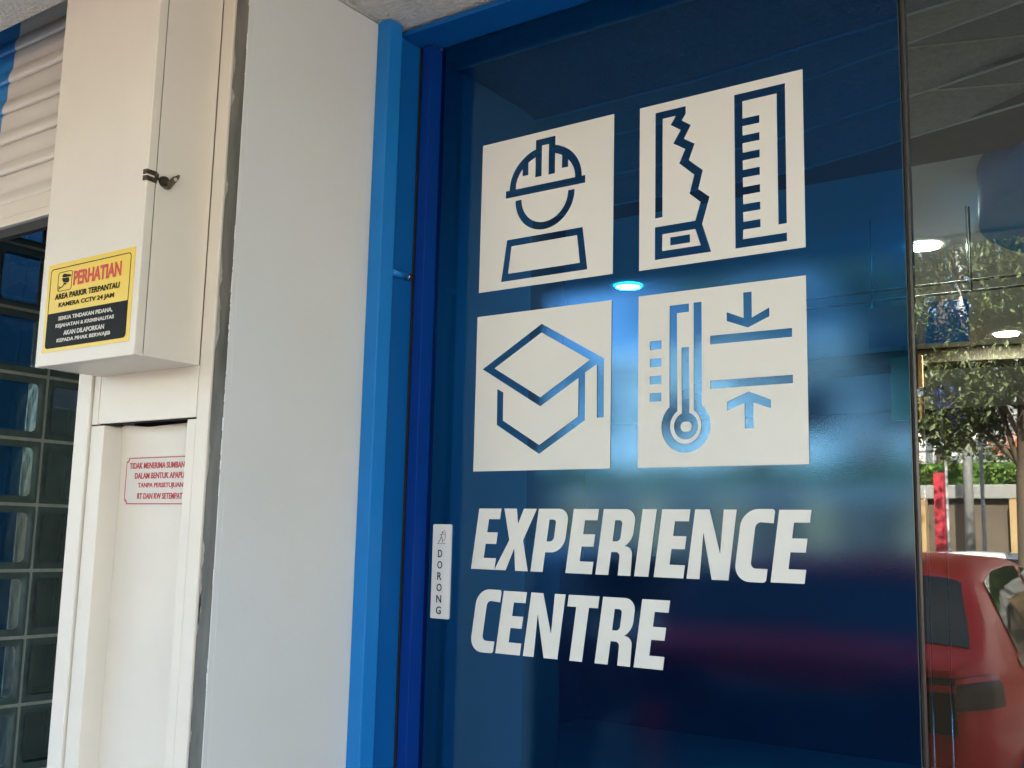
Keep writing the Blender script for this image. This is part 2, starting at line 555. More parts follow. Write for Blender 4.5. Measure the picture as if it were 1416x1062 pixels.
# flaked paint along the corner of the pier
bm = bmesh.new()
z = GROUND + 0.3
rnd = random.Random(3)
while z < 0.95:
    h = rnd.choice((0.003, 0.006, 0.012, 0.02, 0.035)) * rnd.uniform(0.6, 1.3)
    w = rnd.uniform(0.0003, 0.0014)
    if rnd.random() < 0.5 + 0.35 * math.sin(z * 7):
        vs = [bm.verts.new(p) for p in ((-1.3135 - w, 1.0651, z), (-1.3119, 1.0651, z + h * 0.1), (-1.3119, 1.0651, z + h * 0.9), (-1.3135 - w * rnd.uniform(0.4, 1), 1.0651, z + h))]
        bm.faces.new(vs)
    z += h * rnd.uniform(0.8, 1.6)
fl = link('paint_flake', mesh_from(bm, 'paint_flake', M['flake']), groove)
fl.matrix_parent_inverse = groove.matrix_basis.inverted()
fl['kind'] = 'stuff'
# mortar smears on the left edge of the strip
bm = bmesh.new()
for k in range(26):
    z = rnd.uniform(GROUND + 0.6, 0.75)
    h = rnd.uniform(0.02, 0.09)
    w = rnd.uniform(0.003, 0.010)
    n = 7
    vs = [bm.verts.new((-1.3484, 1.0688, z)), bm.verts.new((-1.3484, 1.0688, z + h))]
    pts = [bm.verts.new((-1.3484 + w * math.sin(math.pi * (i + 0.5) / n) * rnd.uniform(0.5, 1), 1.0686, z + h - h * (i + 0.5) / n)) for i in range(n)]
    bm.faces.new([vs[0], vs[1]] + pts)
sm = link('mortar_smear', mesh_from(bm, 'mortar_smear', mat('smear', (0.30, 0.285, 0.24), 0.85, var=0.25, vscale=40)), groove)
sm.matrix_parent_inverse = groove.matrix_basis.inverted()
sm['kind'] = 'stuff'
# thin caulk line along the wall and ceiling joint
cl = tube('caulk_line', (-1.309, 1.07, CEIL - 0.002), (-1.309, 1.372, CEIL - 0.002), 0.0035, M['stucco'], None, n=8)
structure(cl)

# inside the shop
structure(box('indoor_floor', (-7, 1.55, GROUND + 0.001), (7, 11.8, GROUND + 0.02), M['in_floor']))
structure(box('indoor_ceiling', (-5.0, 2.672, 1.0), (7, 11.7, 1.06), M['in_ceil']))
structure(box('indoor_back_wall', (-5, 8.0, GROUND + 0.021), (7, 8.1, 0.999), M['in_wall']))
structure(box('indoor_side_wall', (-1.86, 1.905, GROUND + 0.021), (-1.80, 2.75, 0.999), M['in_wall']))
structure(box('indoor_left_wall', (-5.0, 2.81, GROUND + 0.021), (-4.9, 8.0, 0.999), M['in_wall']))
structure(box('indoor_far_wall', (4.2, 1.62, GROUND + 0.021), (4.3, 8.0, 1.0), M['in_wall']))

# ================================================================ LEFT SIDE
# glass block wall, seen under the shutter; it runs back into the building and faces right
XB = -3.10
gw = thing('glass_block_wall', 'wall of square clear glass blocks in greenish mortar under the roller shutter', 'glass block wall', (XB, 1.82, GROUND))
def block_mesh():
    bm = bmesh.new()
    s, h = 0.095, 0.095                  # half sizes; depth 0.08 behind the face
    w = 0.012
    d = 0.08
    # four side walls (outer box minus inner box)
    box_bm(bm, (-d, -s, -h), (0, -s + w, h), 0, 1)
    box_bm(bm, (-d, s - w, -h), (0, s, h), 0, 0)
    box_bm(bm, (-d, -s + w, -h), (0, s - w, -h + w), 0, 1)
    box_bm(bm, (-d, -s + w, h - w), (0, s - w, h), 0, 1)
    # front rim with a round-cornered opening
    outer = rect(-s, -h, s, h, 0.004)
    inner = rect(-s + 0.020, -h + 0.020, s - 0.020, h - 0.020, 0.016)
    def ring(pts, x):
        return [bm.verts.new((x, p[0], p[1])) for p in pts]
    ro, r1, r2 = ring(outer, 0.0), ring(rect(-s + 0.013, -h + 0.013, s - 0.013, h - 0.013, 0.012), 0.001), ring(inner, -0.006)
    for A, B in ((ro, r1), (r1, r2)):
        n = len(A)
        for i in range(n):
            f = bm.faces.new((A[i], A[(i + 1) % n], B[(i + 1) % n], B[i]))
            f.material_index = 1
            f.smooth = True
    # pillowed pane in the opening
    rings = [r2]
    for k in (0.8, 0.5, 0.2):
        rings.append(ring([(p[0] * k, p[1] * k) for p in inner], -0.006 + 0.004 * (1 - k * k)))
    for A, B in zip(rings[:-1], rings[1:]):
        n = len(A)
        for i in range(n):
            f = bm.faces.new((A[i], A[(i + 1) % n], B[(i + 1) % n], B[i]))
            f.material_index = 2
            f.smooth = True
    f = bm.faces.new(rings[-1])
    f.material_index = 2
    # back pane
    b = [bm.verts.new((-d + 0.006, p[0], p[1])) for p in ((-s + w, -h + w), (s - w, -h + w), (s - w, h - w), (-s + w, h - w))]
    f = bm.faces.new(b)
    f.material_index = 2
    return mesh_from(bm, 'glass_block', [M['block_side'], M['block_rim'], M['block_pane']])
bmsh = block_mesh()
Z0 = 0.065 - GROUND                     # one mortar joint at the height of 0.065
for r in range(-8, 6):
    for c in range(-2, 2):
        zc = Z0 + 0.2 * r + 0.1
        if zc < 0.09: continue
        link('glass_block', bmsh, gw, (0, 0.2 * c + 0.1, zc))
bm = bmesh.new()
for r in range(-8, 7):
    zc = Z0 + 0.2 * r
    if zc < -0.01: continue
    me_ = bm
    box_bm(bm, (-0.075, -0.4, zc - 0.005), (-0.003, 0.4, zc + 0.005))
hb = link('mortar_joint', mesh_from(bm, 'mortar_joint', M['mortar']), gw)
bm = bmesh.new()
for c in range(-2, 3):
    for r in range(-8, 6):
        zc = Z0 + 0.2 * r
        box_bm(bm, (-0.075, 0.2 * c - 0.005, max(0, zc + 0.0051)), (-0.004, 0.2 * c + 0.005, zc + 0.1949))
vb = link('mortar_joint', mesh_from(bm, 'mortar_joint', M['mortar']), gw)
structure(box('alcove_wall', (XB - 1.3, 1.43, GROUND), (XB - 1.2, 2.74, 2.2), M['white_wall']))
structure(box('alcove_back_wall', (XB - 1.2, 2.75, GROUND), (-1.80, 2.80, 0.999), M['in_wall']))
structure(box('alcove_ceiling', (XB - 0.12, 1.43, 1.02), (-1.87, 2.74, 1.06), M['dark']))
structure(box('alcove_floor', (XB - 1.2, 1.0, GROUND + 0.001), (-1.87, 2.74, GROUND + 0.01), M['in_floor']))
tag(box('blue_partition', (XB - 1.06, 1.25, GROUND + 0.012), (XB - 1.02, 2.36, 1.9), M['block_blue']),
    'plain blue panel standing behind the left glass blocks', 'partition')
tag(box('grey_door', (XB - 1.06, 2.40, GROUND + 0.012), (XB - 1.02, 2.70, 0.5), M['sage'], bevel=0.01),
    'dim grey panel blurred behind the right glass blocks', 'panel')

# roller shutter
SK = 0.9167
sh = thing('roller_shutter', 'cream corrugated roller shutter with a blue painted field at its left', 'roller shutter', (-2.6 * SK, 1.2 * SK, 0.65 * SK))
sh.scale = (SK, SK, SK)
def slat_mesh():
    bm = bmesh.new()
    prof = [(0.004, 0.0), (-0.0045, 0.0004), (-0.0068, 0.004), (-0.0078, 0.011), (-0.0070, 0.018), (-0.0035, 0.0275), (-0.0016, 0.0315), (-0.0010, 0.036), (-0.0022, 0.048), (-0.0036, 0.060), (-0.0038, 0.068), (-0.0020, 0.0735), (0.004, 0.0750), (0.012, 0.0752)]
    x0, x1 = -1.5, 0.735
    A = [bm.verts.new((x0, y, z)) for y, z in prof]
    B = [bm.verts.new((x1, y, z)) for y, z in prof]
    for i in range(len(prof) - 1):
        f = bm.faces.new((A[i], B[i], B[i + 1], A[i + 1]))
        f.smooth = True
    back = [bm.verts.new((x, 0.012, 0.0)) for x in (x0, x1)]
    bm.faces.new((A[0], back[0], back[1], B[0]))
    return mesh_from(bm, 'slat', M['shutter'])
sl = slat_mesh()
for k in range(8):
    link('slat', sl, sh, (0, 0, 0.0655 + 0.0755 * k))
box('bottom_bar', (-1.5, -0.012, 0.030), (0.735, 0.014, 0.0645), M['cream'], sh, 0.002)
box('bottom_rail', (-1.5, -0.018, 0.008), (0.735, 0.020, 0.0285), M['cream'], sh, 0.003)
box('rubber_strip', (-1.5, -0.006, -0.012), (0.735, 0.010, 0.0075), M['rubber'], sh)
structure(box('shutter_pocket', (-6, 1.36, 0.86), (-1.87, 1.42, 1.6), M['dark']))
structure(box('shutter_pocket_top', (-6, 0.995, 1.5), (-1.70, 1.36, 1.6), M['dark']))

# steel cabinet on the pier
cab = thing('steel_cabinet', 'tall cream steel cabinet hung beside the shutter, yellow notice on its front', 'cabinet', (-1.515, 0.9428, 0.2605))
def cab_part(name, lo, hi, m, bev):
    return box(name, (lo[0] + 1.515, lo[1] - 0.9428, lo[2] - 0.2605), (hi[0] + 1.515, hi[1] - 0.9428, hi[2] - 0.2605), m, cab, bev)
cab_part('front_cover', (-1.650, 0.9428, 0.2605), (-1.3795, 0.9592, CEIL - 0.002), M['cream'], 0.0022)
cab_part('body', (-1.648, 0.9607, 0.2615), (-1.3797, 1.0647, CEIL - 0.003), M['cream'], 0.0012)
cab_part('seam', (-1.645, 0.9593, 0.266), (-1.3815, 0.9606, CEIL - 0.004), M['dark'], 0)
# catch with two straps bent round the cover edge, and a swivel eye on the side
catch = thing('hasp_catch', 'small rusty hasp catch with two straps and an eye on the cabinet side', 'hasp', (-1.3795, 0.9520, 0.5450))
def strap(z0, z1, tilt):
    bm = bmesh.new()
    t = 0.0016
    pts = [(-0.0088, -0.0092 - t), (0.0 + t, -0.0092 - t), (0.0 + t, 0.0080)]
    inn = [(-0.0088, -0.0092), (0.0, -0.0092), (0.0, 0.0080)]
    f1, f2 = [], []
    for k, (p, q) in enumerate(zip(pts, inn)):
        dz = -tilt * (k * 0.5)
        f1.append([bm.verts.new((p[0], p[1], z + dz)) for z in (z0, z1)])
        f2.append([bm.verts.new((q[0], q[1], z + dz)) for z in (z0, z1)])
    for k in range(2):
        bm.faces.new((f1[k][0], f1[k + 1][0], f1[k + 1][1], f1[k][1]))
        bm.faces.new((f2[k][0], f2[k][1], f2[k + 1][1], f2[k + 1][0]))
        bm.faces.new((f1[k][1], f1[k + 1][1], f2[k + 1][1], f2[k][1]))
        bm.faces.new((f1[k][0], f2[k][0], f2[k + 1][0], f1[k + 1][0]))
    for k in (0, 2):
        bm.faces.new((f1[k][0], f1[k][1], f2[k][1], f2[k][0]))
    return link('strap', mesh_from(bm, 'strap', M['hasp']), catch)
strap(0.0012, 0.0086, 0.0006)
strap(-0.0090, -0.0012, 0.0016)
bm = bmesh.new()
box_bm(bm, (0.0006, 0.0035, -0.005), (0.0036, 0.0098, 0.0055), 0.0008)
link('strap_link', mesh_from(bm, 'strap_link', M['hasp']), catch)
bm = bmesh.new()
tube_bm(bm, (0.0004, 0.0205, -0.004), (0.006, 0.0205, -0.004), 0.0090, 0.0078, 18)
link('boss', mesh_from(bm, 'boss', M['hasp']), catch)
eye = flat_mesh('eye', [rounded([(-0.006, -0.012, 0.002), (0.004, -0.013, 0.003), (0.018, 0.0085, 0.003), (0.0175, 0.0145, 0.002), (0.006, 0.008, 0.004)]),
                        arc(0.0115, 0.0055, 0.0028, 0.0033, 0, 345, 12)], M['hasp'], 0.0022)
eo = link('eye', eye, catch, (0.006, 0.0245, -0.003))
eo.rotation_euler = (0, 0, R(62))

# lower frame under the cabinet: guide post, panel frame with a lid and a recess
fr = thing('steel_panel_frame', 'cream steel panel frame under the cabinet with a lid and a recessed bay', 'panel frame', (-1.53, 1.065, GROUND))
def fp(name, lo, hi, m=None, bev=0.0015):
    return box(name, (lo[0] + 1.53, lo[1] - 1.065, lo[2] - GROUND), (hi[0] + 1.53, hi[1] - 1.065, hi[2] - GROUND), m or M['cream'], fr, bev)
fp('guide_post', (-1.708, 1.0605, GROUND), (-1.6680, 1.17, CEIL - 0.004))
fp('gap', (-1.6680, 1.068, GROUND), (-1.6650, 1.10, 0.2640), M['dark'], 0)
fp('left_stile', (-1.6650, 1.0650, GROUND), (-1.6265, 1.1060, 0.1755))
fp('edge_strip', (-1.6650, 1.0650, 0.1775), (-1.6475, 1.08, 0.2640), None, 0.001)
fp('right_stile', (-1.4010, 1.0650, GROUND), (-1.3790, 1.1060, 0.1755))
fp('side_strip', (-1.3792, 1.0650, GROUND), (-1.3495, 1.1060, CEIL - 0.003), None, 0.002)
fp('lid', (-1.6455, 1.0648, 0.1785), (-1.3802, 1.0700, 0.2630), None, 0.001)
fp('lid_shadow_gap', (-1.6475, 1.0712, 0.1760), (-1.3788, 1.0725, 0.2640), M['dark'], 0)
# recessed sheet with a bent top edge that leaves a black slot under the lid
bm = bmesh.new()
n = 24
top, bot = [], []
for i in range(n + 1):
    u = i / n
    x = -1.6262 + (1.6262 - 1.3500) * u
    zt = 0.1768 - 0.0042 * math.exp(-((u - 0.26) / 0.13) ** 2) + 0.0018 * math.sin(9 * u)
    zt += 0.0012 * u - 0.0012 * (1 - u)
    yb = 1.1030 - 0.012 * math.exp(-((u - 0.10) / 0.10) ** 2)
    top.append(bm.verts.new((x + 1.53, yb - 1.065, zt - GROUND)))
    bot.append((bm.verts.new((x + 1.53, 1.1034 - 1.065, 0.12 - GROUND)), bm.verts.new((x + 1.53, 1.1034 - 1.065, 0.0))))
for i in range(n):
    bm.faces.new((top[i], bot[i][0], bot[i + 1][0], top[i + 1])).smooth = True
    bm.faces.new((bot[i][0], bot[i][1], bot[i + 1][1], bot[i + 1][0]))
link('recess_sheet', mesh_from(bm, 'recess_sheet', M['cream']), fr)
fp('recess_back', (-1.6265, 1.1250, GROUND), (-1.3500, 1.1300, 0.2600), M['dark'], 0)

# yellow warning sign on the cabinet front
YS = 0.9655
KS = 0.9428 / 0.9660
sg = thing('warning_sign', 'yellow and black warning sign with camera symbol on the cream cabinet', 'sign', (-1.55 * KS, 0.966 * KS, 0.29 * KS))
sg.scale = (KS, KS, KS)
def on(parent, name, me):
    o = link(name, me, parent)
    k_ = parent.scale[0]
    o.matrix_parent_inverse = Matrix.Translation(parent.location / k_).inverted()
    return o
on(sg, 'backing', flat_mesh('backing', [rect(-1.6715, 0.2895, -1.4275, 0.4420, 0.001)], M['yellow'], 0.0006, YS - 0.0002))
bx0, bx1, bz0, bz1, bw = -1.6630, -1.4370, 0.2960, 0.4340, 0.0014
on(sg, 'border', flat_mesh('border', [rect(bx0, bz0, bx1, bz1, 0.007), rect(bx0 + bw, bz0 + bw, bx1 - bw, bz1 - bw, 0.006)], M['signblack'], 0.0003, YS - 0.0006))
zm = 0.3560
on(sg, 'black_field', flat_mesh('black_field', [rounded([(bx0 + bw * .5, bz0 + bw * .5, 0.0065), (bx1 - bw * .5, bz0 + bw * .5, 0.0065), (bx1 - bw * .5, zm), (bx0 + bw * .5, zm)])], M['signblack'], 0.0003, YS - 0.0008))
ix0, ix1, iz0, iz1 = -1.6400, -1.5990, 0.3925, 0.4260
on(sg, 'symbol_frame', flat_mesh('symbol_frame', [rect(ix0, iz0, ix1, iz1, 0.005), rect(ix0 + 0.001, iz0 + 0.001, ix1 - 0.001, iz1 - 0.001, 0.004)], M['signblack'], 0.0003, YS - 0.0006))
on(sg, 'camera_symbol', flat_mesh('camera_symbol', [
    rounded([(-1.6285, 0.4190), (-1.6240, 0.4225, .002), (-1.6030, 0.4185), (-1.6020, 0.4155), (-1.6260, 0.4160)]),
    rounded([(-1.6290, 0.4150), (-1.6090, 0.4145), (-1.6060, 0.4080, .003), (-1.6110, 0.4055), (-1.6250, 0.4080, .003)]),
    rounded([(-1.6230, 0.4070), (-1.6140, 0.4048), (-1.6160, 0.4022), (-1.6215, 0.4025)]),
    [(-1.6365, 0.3945), (-1.6350, 0.3945), (-1.6350, 0.3975), (-1.6260, 0.3990), (-1.6200, 0.4030), (-1.6220, 0.4045), (-1.6270, 0.4008), (-1.6350, 0.3995), (-1.6350, 0.4025), (-1.6365, 0.4025)],
    ], M['signblack'], 0.0003, YS - 0.0006))
on(sg, 'heading', text_mesh('heading', 'PERHATIAN', M['red_print'], -1.5940, -1.4610, 0.3985, 0.4230, YS - 0.0006, 0.03))
for name, s, w, zc, h, m in (('line', 'AREA PARKIR TERPANTAU', 0.182, 0.3838, 0.0100, 'signblack'), ('line', 'KAMERA CCTV 24 JAM', 0.156, 0.3678, 0.0100, 'signblack'),
                             ('line', 'SEMUA TINDAKAN PIDANA,', 0.152, 0.3447, 0.0080, 'paper'), ('line', 'KEJAHATAN & KRIMINALITAS', 0.164, 0.3320, 0.0080, 'paper'),
                             ('line', 'AKAN DILAPORKAN', 0.114, 0.3193, 0.0080, 'paper'), ('line', 'KEPADA PIHAK BERWAJIB', 0.150, 0.3066, 0.0080, 'paper')):
    xc = -1.5535 if m == 'signblack' else -1.5520
    on(sg, name, text_mesh(name, s, M[m], xc - w / 2, xc + w / 2, zc - h / 2, zc + h / 2, YS - (0.0006 if m == 'signblack' else 0.0011), 0.026))

# small red notice inside the recess, partly hidden by the right stile
YN = 1.1026
nt_ = thing('red_notice', 'small white sticker with red lettering and border in the panel recess', 'sticker', (-1.51, 1.103, 0.04))
nx0, nx1, nz0, nz1 = -1.6085, -1.4125, 0.0410, 0.1210
on(nt_, 'backing', flat_mesh('backing', [rect(nx0 - 0.002, nz0 - 0.002, nx1, nz1 + 0.002, 0.001)], M['paper'], 0.0003, YN))
def notched(x0, z0, x1, z1, c):
    out = []
    out += arc(x0, z0, c, c, 90, 0, 6)
    out += arc(x1, z0, c, c, 180, 90, 6)
    out += arc(x1, z1, c, c, 270, 180, 6)
    out += arc(x0, z1, c, c, 0, -90, 6)
    return out
on(nt_, 'border', flat_mesh('border', [notched(nx0, nz0, nx1, nz1, 0.0065), notched(nx0 + 0.0018, nz0 + 0.0018, nx1 - 0.0018, nz1 - 0.0018, 0.0070)], M['red_print2'], 0.0002, YN - 0.0003))
xc = -1.5105
for s, w, zc in (('TIDAK MENERIMA SUMBANGAN', 0.176, 0.1068), ('DALAM BENTUK APAPUN', 0.143, 0.0895), ('TANPA PERSETUJUAN', 0.122, 0.0722), ('RT DAN RW SETEMPAT', 0.122, 0.0550)):
    on(nt_, 'line', text_mesh('line', s, M['red_print2'], xc - w / 2, xc + w / 2, zc - 0.0052, zc + 0.0052, YN - 0.0003, 0.022))

# ================================================================ DOOR
df = thing('door_frame', 'blue steel door frame with a light blue post beside the grey wall', 'door frame', (-1.29, 1.42, GROUND))
def dfp(name, lo, hi, m, bev=0.0015):
    return box(name, (lo[0] + 1.29, lo[1] - 1.42, lo[2] - GROUND), (hi[0] + 1.29, hi[1] - 1.42, hi[2] - GROUND), m, df, bev)
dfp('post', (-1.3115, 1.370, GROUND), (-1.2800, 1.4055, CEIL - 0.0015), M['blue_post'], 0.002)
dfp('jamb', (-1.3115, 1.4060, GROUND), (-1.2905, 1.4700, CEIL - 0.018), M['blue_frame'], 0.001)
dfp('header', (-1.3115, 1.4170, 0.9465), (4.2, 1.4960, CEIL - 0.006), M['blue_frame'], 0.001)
dfp('back_jamb', (-1.3115, 1.4705, GROUND), (-1.2870, 1.5300, 0.945), M['rubber'], 0)
pin = tube('stop_pin', (0.0045, -0.0145, 2.0305), (0.0045, 0.0285, 2.0305), 0.0062, M['blue_post'], df)
tube('pin_ring', (0.0045, 0.0285, 2.0305), (0.0045, 0.0318, 2.0305), 0.0072, M['steel'], pin)
tube('pin_tip', (0.0045, 0.0318, 2.0305), (0.0045, 0.0385, 2.0305), 0.0066, M['rubber'], pin)

dr = thing('glass_door', 'dark blue filmed glass door carrying white icons and lettering', 'door', (-0.825, 1.5, GROUND))
def drp(name, lo, hi, m, bev=0.0):
    return box(name, (lo[0] + 0.825, lo[1] - 1.5, lo[2] - GROUND), (hi[0] + 0.825, hi[1] - 1.5, hi[2] - GROUND), m, dr, bev)
# one filmed sheet of glass
bm = bmesh.new()
vs = [bm.verts.new(p) for p in ((-1.2590 + .825, 0, 0.01), (-0.3915 + .825, 0, 0.01), (-0.3915 + .825, 0, 0.96 - GROUND), (-1.2590 + .825, 0, 0.96 - GROUND))]
bm.faces.new(vs)
link('glass_sheet', mesh_from(bm, 'glass_sheet', M['film']), dr)
drp('glass_edge', (-0.3915, 1.4995, GROUND + 0.01), (-0.3905, 1.510, 0.962), M['glass_edge'])
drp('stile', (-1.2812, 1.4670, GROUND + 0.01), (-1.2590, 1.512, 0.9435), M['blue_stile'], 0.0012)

# clear fixed pane to the right
wp = thing('shop_window', 'clear fixed glass pane right of the blue door reflecting the street', 'window', (0.6, 1.5, GROUND))
bm = bmesh.new()
vs = [bm.verts.new(p) for p in ((-0.9815, 0, 0.0), (3.6, 0, 0.0), (3.6, 0, 0.96 - GROUND), (-0.9815, 0, 0.96 - GROUND))]
bm.faces.new(vs)
link('glass_pane', mesh_from(bm, 'glass_pane', M['clear']), wp)
box('pane_edge', (-0.9855, -0.0005, 0), (-0.9820, 0.0115, 0.96 - GROUND), mat('pane_edge', (0.045, 0.042, 0.034), 0.2, spec=0.8), wp)
box('edge_gap', (-0.9900, 0.0045, 0), (-0.9858, 0.0100, 0.96 - GROUND), M['seal'], wp)

# four square vinyl icons
S = 0.2827
YV = 1.4992
def decal(label, x0, z0, cuts, extra=()):
    loops = [[(0, 0), (1, 0), (1, 1), (0, 1)]] + cuts
    me = flat_mesh('icon_decal', [[(p[0] * S, p[1] * S) for p in lp] for lp in loops], M['vinyl'], 0.0005)
    o = link('icon_decal', me, None, (x0, YV - 0.0005, z0))
    tag(o, label, 'decal', 'white square icons on the blue door')
    return o

# worker with hard hat
hel = [(0.198, 0.602), (0.800, 0.602), (0.800, 0.651), (0.774, 0.651)]
dome = [p for p in arc(0.5, 0.651, 0.274, 0.249, 0, 180, 40)]
hel += [p for p in dome if p[0] > 0.575] + [(0.575, 0.889), (0.575, 0.952), (0.426, 0.952), (0.426, 0.889)] + [p for p in dome if p[0] < 0.426] + [(0.226, 0.651), (0.198, 0.651)]
hin = [(0.277, 0.651)]
dome2 = arc(0.5, 0.651, 0.225, 0.196, 180, 0, 60)
seg = lambda a, b: [p for p in dome2 if a < p[0] < b]
hin += seg(0.2755, 0.326)[1:] + [(0.326, 0.772), (0.326, 0.730), (0.372, 0.730), (0.371, 0.813)] + seg(0.372, 0.426) + [(0.426, 0.838), (0.426, 0.704), (0.474, 0.704), (0.474, 0.906), (0.526, 0.906), (0.526, 0.704), (0.575, 0.704), (0.575, 0.838)]
hin += seg(0.576, 0.626) + [(0.626, 0.813), (0.626, 0.728), (0.673, 0.728), (0.673, 0.772)] + seg(0.674, 0.7245) + [(0.725, 0.651)]
face = arc(0.4995, 0.575, 0.2245, 0.223, 180, 360, 40) + arc(0.4995, 0.575, 0.176, 0.174, 360, 180, 40)
decal('white square decal with the hard hat worker icon, upper left', -1.1512, 0.4430,
      [hel, hin, face, [(0.216, 0.322), (0.785, 0.322), (0.823, 0.051), (0.177, 0.051)], [(0.253, 0.276), (0.745, 0.276), (0.768, 0.099), (0.231, 0.099)]])
# saw and ruler
saw = [(0.104, 0.948), (0.301, 0.948), (0.301, 0.901), (0.277, 0.865), (0.333, 0.825), (0.290, 0.751), (0.357, 0.708), (0.321, 0.615), (0.408, 0.539), (0.380, 0.431), (0.449, 0.374), (0.403, 0.222), (0.458, 0.052),
       (0.103, 0.052), (0.103, 0.248), (0.360, 0.248), (0.393, 0.353), (0.324, 0.414), (0.354, 0.522), (0.259, 0.608), (0.297, 0.687), (0.221, 0.736), (0.268, 0.809), (0.204, 0.853), (0.236, 0.902), (0.152, 0.902), (0.152, 0.302), (0.104, 0.302)]
ruler = [(0.602, 0.944), (0.900, 0.944), (0.899, 0.148), (0.852, 0.148), (0.851, 0.896), (0.651, 0.896)]
for zt in (0.794, 0.694, 0.594, 0.494, 0.394, 0.295, 0.195):
    ruler += [(0.651, zt), (0.750, zt), (0.750, zt - 0.0455), (0.650, zt - 0.0455)]
ruler += [(0.648, 0.096), (0.899, 0.096), (0.899, 0.049), (0.603, 0.049)]
decal('white square decal with the saw and ruler icon, upper right', -0.8182, 0.4412,
      [saw, [(0.152, 0.199), (0.360, 0.199), (0.393, 0.099), (0.151, 0.099)], [(0.202, 0.173), (0.327, 0.173), (0.327, 0.125), (0.202, 0.125)], ruler])
# graduation cap
cap = [(0.052, 0.653), (0.502, 0.906), (0.952, 0.653), (0.954, 0.301), (0.906, 0.301), (0.903, 0.621), (0.8225, 0.578), (0.8245, 0.290), (0.501, 0.098), (0.176, 0.289), (0.173, 0.518), (0.221, 0.493), (0.223, 0.315), (0.500, 0.153), (0.777, 0.315), (0.776, 0.548), (0.503, 0.390)]
decal('white square decal with the graduation cap icon, lower left', -1.1526, 0.1152,
      [cap, [(0.147, 0.652), (0.503, 0.851), (0.853, 0.652), (0.502, 0.446)]])
# thermometer with arrows
a_out = arc(0.3, 0.228, 0.150, 0.150, 131.8, 408.2, 48)
a_in = arc(0.3, 0.228, 0.095, 0.100, 418.2, 121.8, 40)
tub = [(0.200, 0.923)] + a_out + [(0.399, 0.925), (0.350, 0.925)] + a_in + [(0.247, 0.875), (0.322, 0.875), (0.322, 0.923)]
mer = [(0.275, 0.674)] + arc(0.302, 0.228, 0.074, 0.076, 110, 433, 40) + [(0.322, 0.674)]
hole = rounded([(0.270, 0.196, 0.024), (0.336, 0.196, 0.024), (0.336, 0.252, 0.024), (0.270, 0.252, 0.024)], 5)
ticks = [[(0.075, z), (0.149, z), (0.149, z - 0.0495), (0.075, z - 0.0495)] for z in (0.726, 0.625, 0.524, 0.425)]
down = [(0.648, 0.948), (0.696, 0.948), (0.696, 0.804), (0.796, 0.849), (0.796, 0.800), (0.673, 0.750), (0.549, 0.799), (0.549, 0.849), (0.648, 0.806)]
upa = [(0.549, 0.350), (0.675, 0.399), (0.799, 0.348), (0.799, 0.300), (0.700, 0.338), (0.700, 0.199), (0.650, 0.199), (0.650, 0.338), (0.549, 0.300)]
decal('white square decal with the thermometer and arrows icon, lower right', -0.8186, 0.1152,
      [tub, mer, hole, down, upa, [(0.450, 0.725), (0.920, 0.724), (0.920, 0.676), (0.450, 0.676)], [(0.450, 0.473), (0.921, 0.473), (0.921, 0.428), (0.450, 0.427)]] + ticks)

# lettering: heavy slanted capitals, millimetres, baseline at 0
G = {
 'E': [[(0, 0), (51, 0), (51, 20), (24.5, 20), (24.5, 44.5), (47.5, 44.5), (47.5, 64.5), (24.5, 64.5), (24.5, 87.5), (48.5, 87.5), (48.5, 106), (0, 106)]],
 'X': [[(0, 0), (24, 0), (36.3, 38), (44.5, 0), (70.6, 0), (52.3, 52), (72.5, 106), (45.4, 106), (37.5, 79.5), (30.5, 106), (4, 106), (23.6, 52)]],
 'P': [[(0, 0), (24.5, 0), (24.5, 33), (61.5, 33, 26), (61.5, 106, 20), (0, 106)], [(24.5, 51), (38.5, 51, 8), (38.5, 88, 6), (24.5, 88)]],
 'R': [[(0, 0), (24, 0), (24, 37), (34, 37, 3), (40.5, 36, 7), (41.8, 0), (64.8, 0), (62, 44, 10), (47, 47), (60.5, 55, 14), (60.5, 106, 20), (0, 106)], [(24, 54), (38, 54, 7), (38, 88, 6), (24, 88)]],
 'I': [[(0, 0), (25, 0), (25, 106), (0, 106)]],
 'N': [[(0, 0), (21.5, 0), (18.5, 71.5), (42, 0), (69, 0), (68.5, 106), (47.5, 106), (50.5, 38.7), (24, 106), (0, 106)]],
 'C': [[(0, -1, 26), (51, -1, 5), (51, 19), (24, 19, 9), (24, 88, 9), (52, 86), (52, 107, 5), (0, 107, 26)]],
 'T': [[(0, 0), (24, 0), (24, 87), (41, 87), (41, 106), (-17.5, 106), (-17.5, 87), (0, 87)]],
}
def word(name, letters, zb, label):
    t = thing(name, label, 'lettering', (letters[0][1], YV, zb))
    for ch, x in letters:
        loops = []
        for lp in G[ch]:
            loops.append([((p[0] + 0.14 * p[1]) / 1000.0, p[1] / 1000.0) for p in rounded(lp, 8)])
        link('letter', flat_mesh('letter', loops, M['vinyl'], 0.0005), t, (x - letters[0][1], -0.0005, 0))
    return t
word('vinyl_word', [('E', -1.1514), ('X', -1.1004), ('P', -1.0239), ('E', -0.9536), ('R', -0.8957), ('I', -0.8239), ('E', -0.7891), ('N', -0.7324), ('C', -0.6552), ('E', -0.5970)], -0.0568,
     'white slanted capitals reading EXPERIENCE on the blue door')
word('vinyl_word', [('C', -1.1500), ('E', -1.0937), ('N', -1.0359), ('T', -0.9434), ('R', -0.8953), ('E', -0.8239)], -0.1978,
     'white slanted capitals reading CENTRE under the longer word')

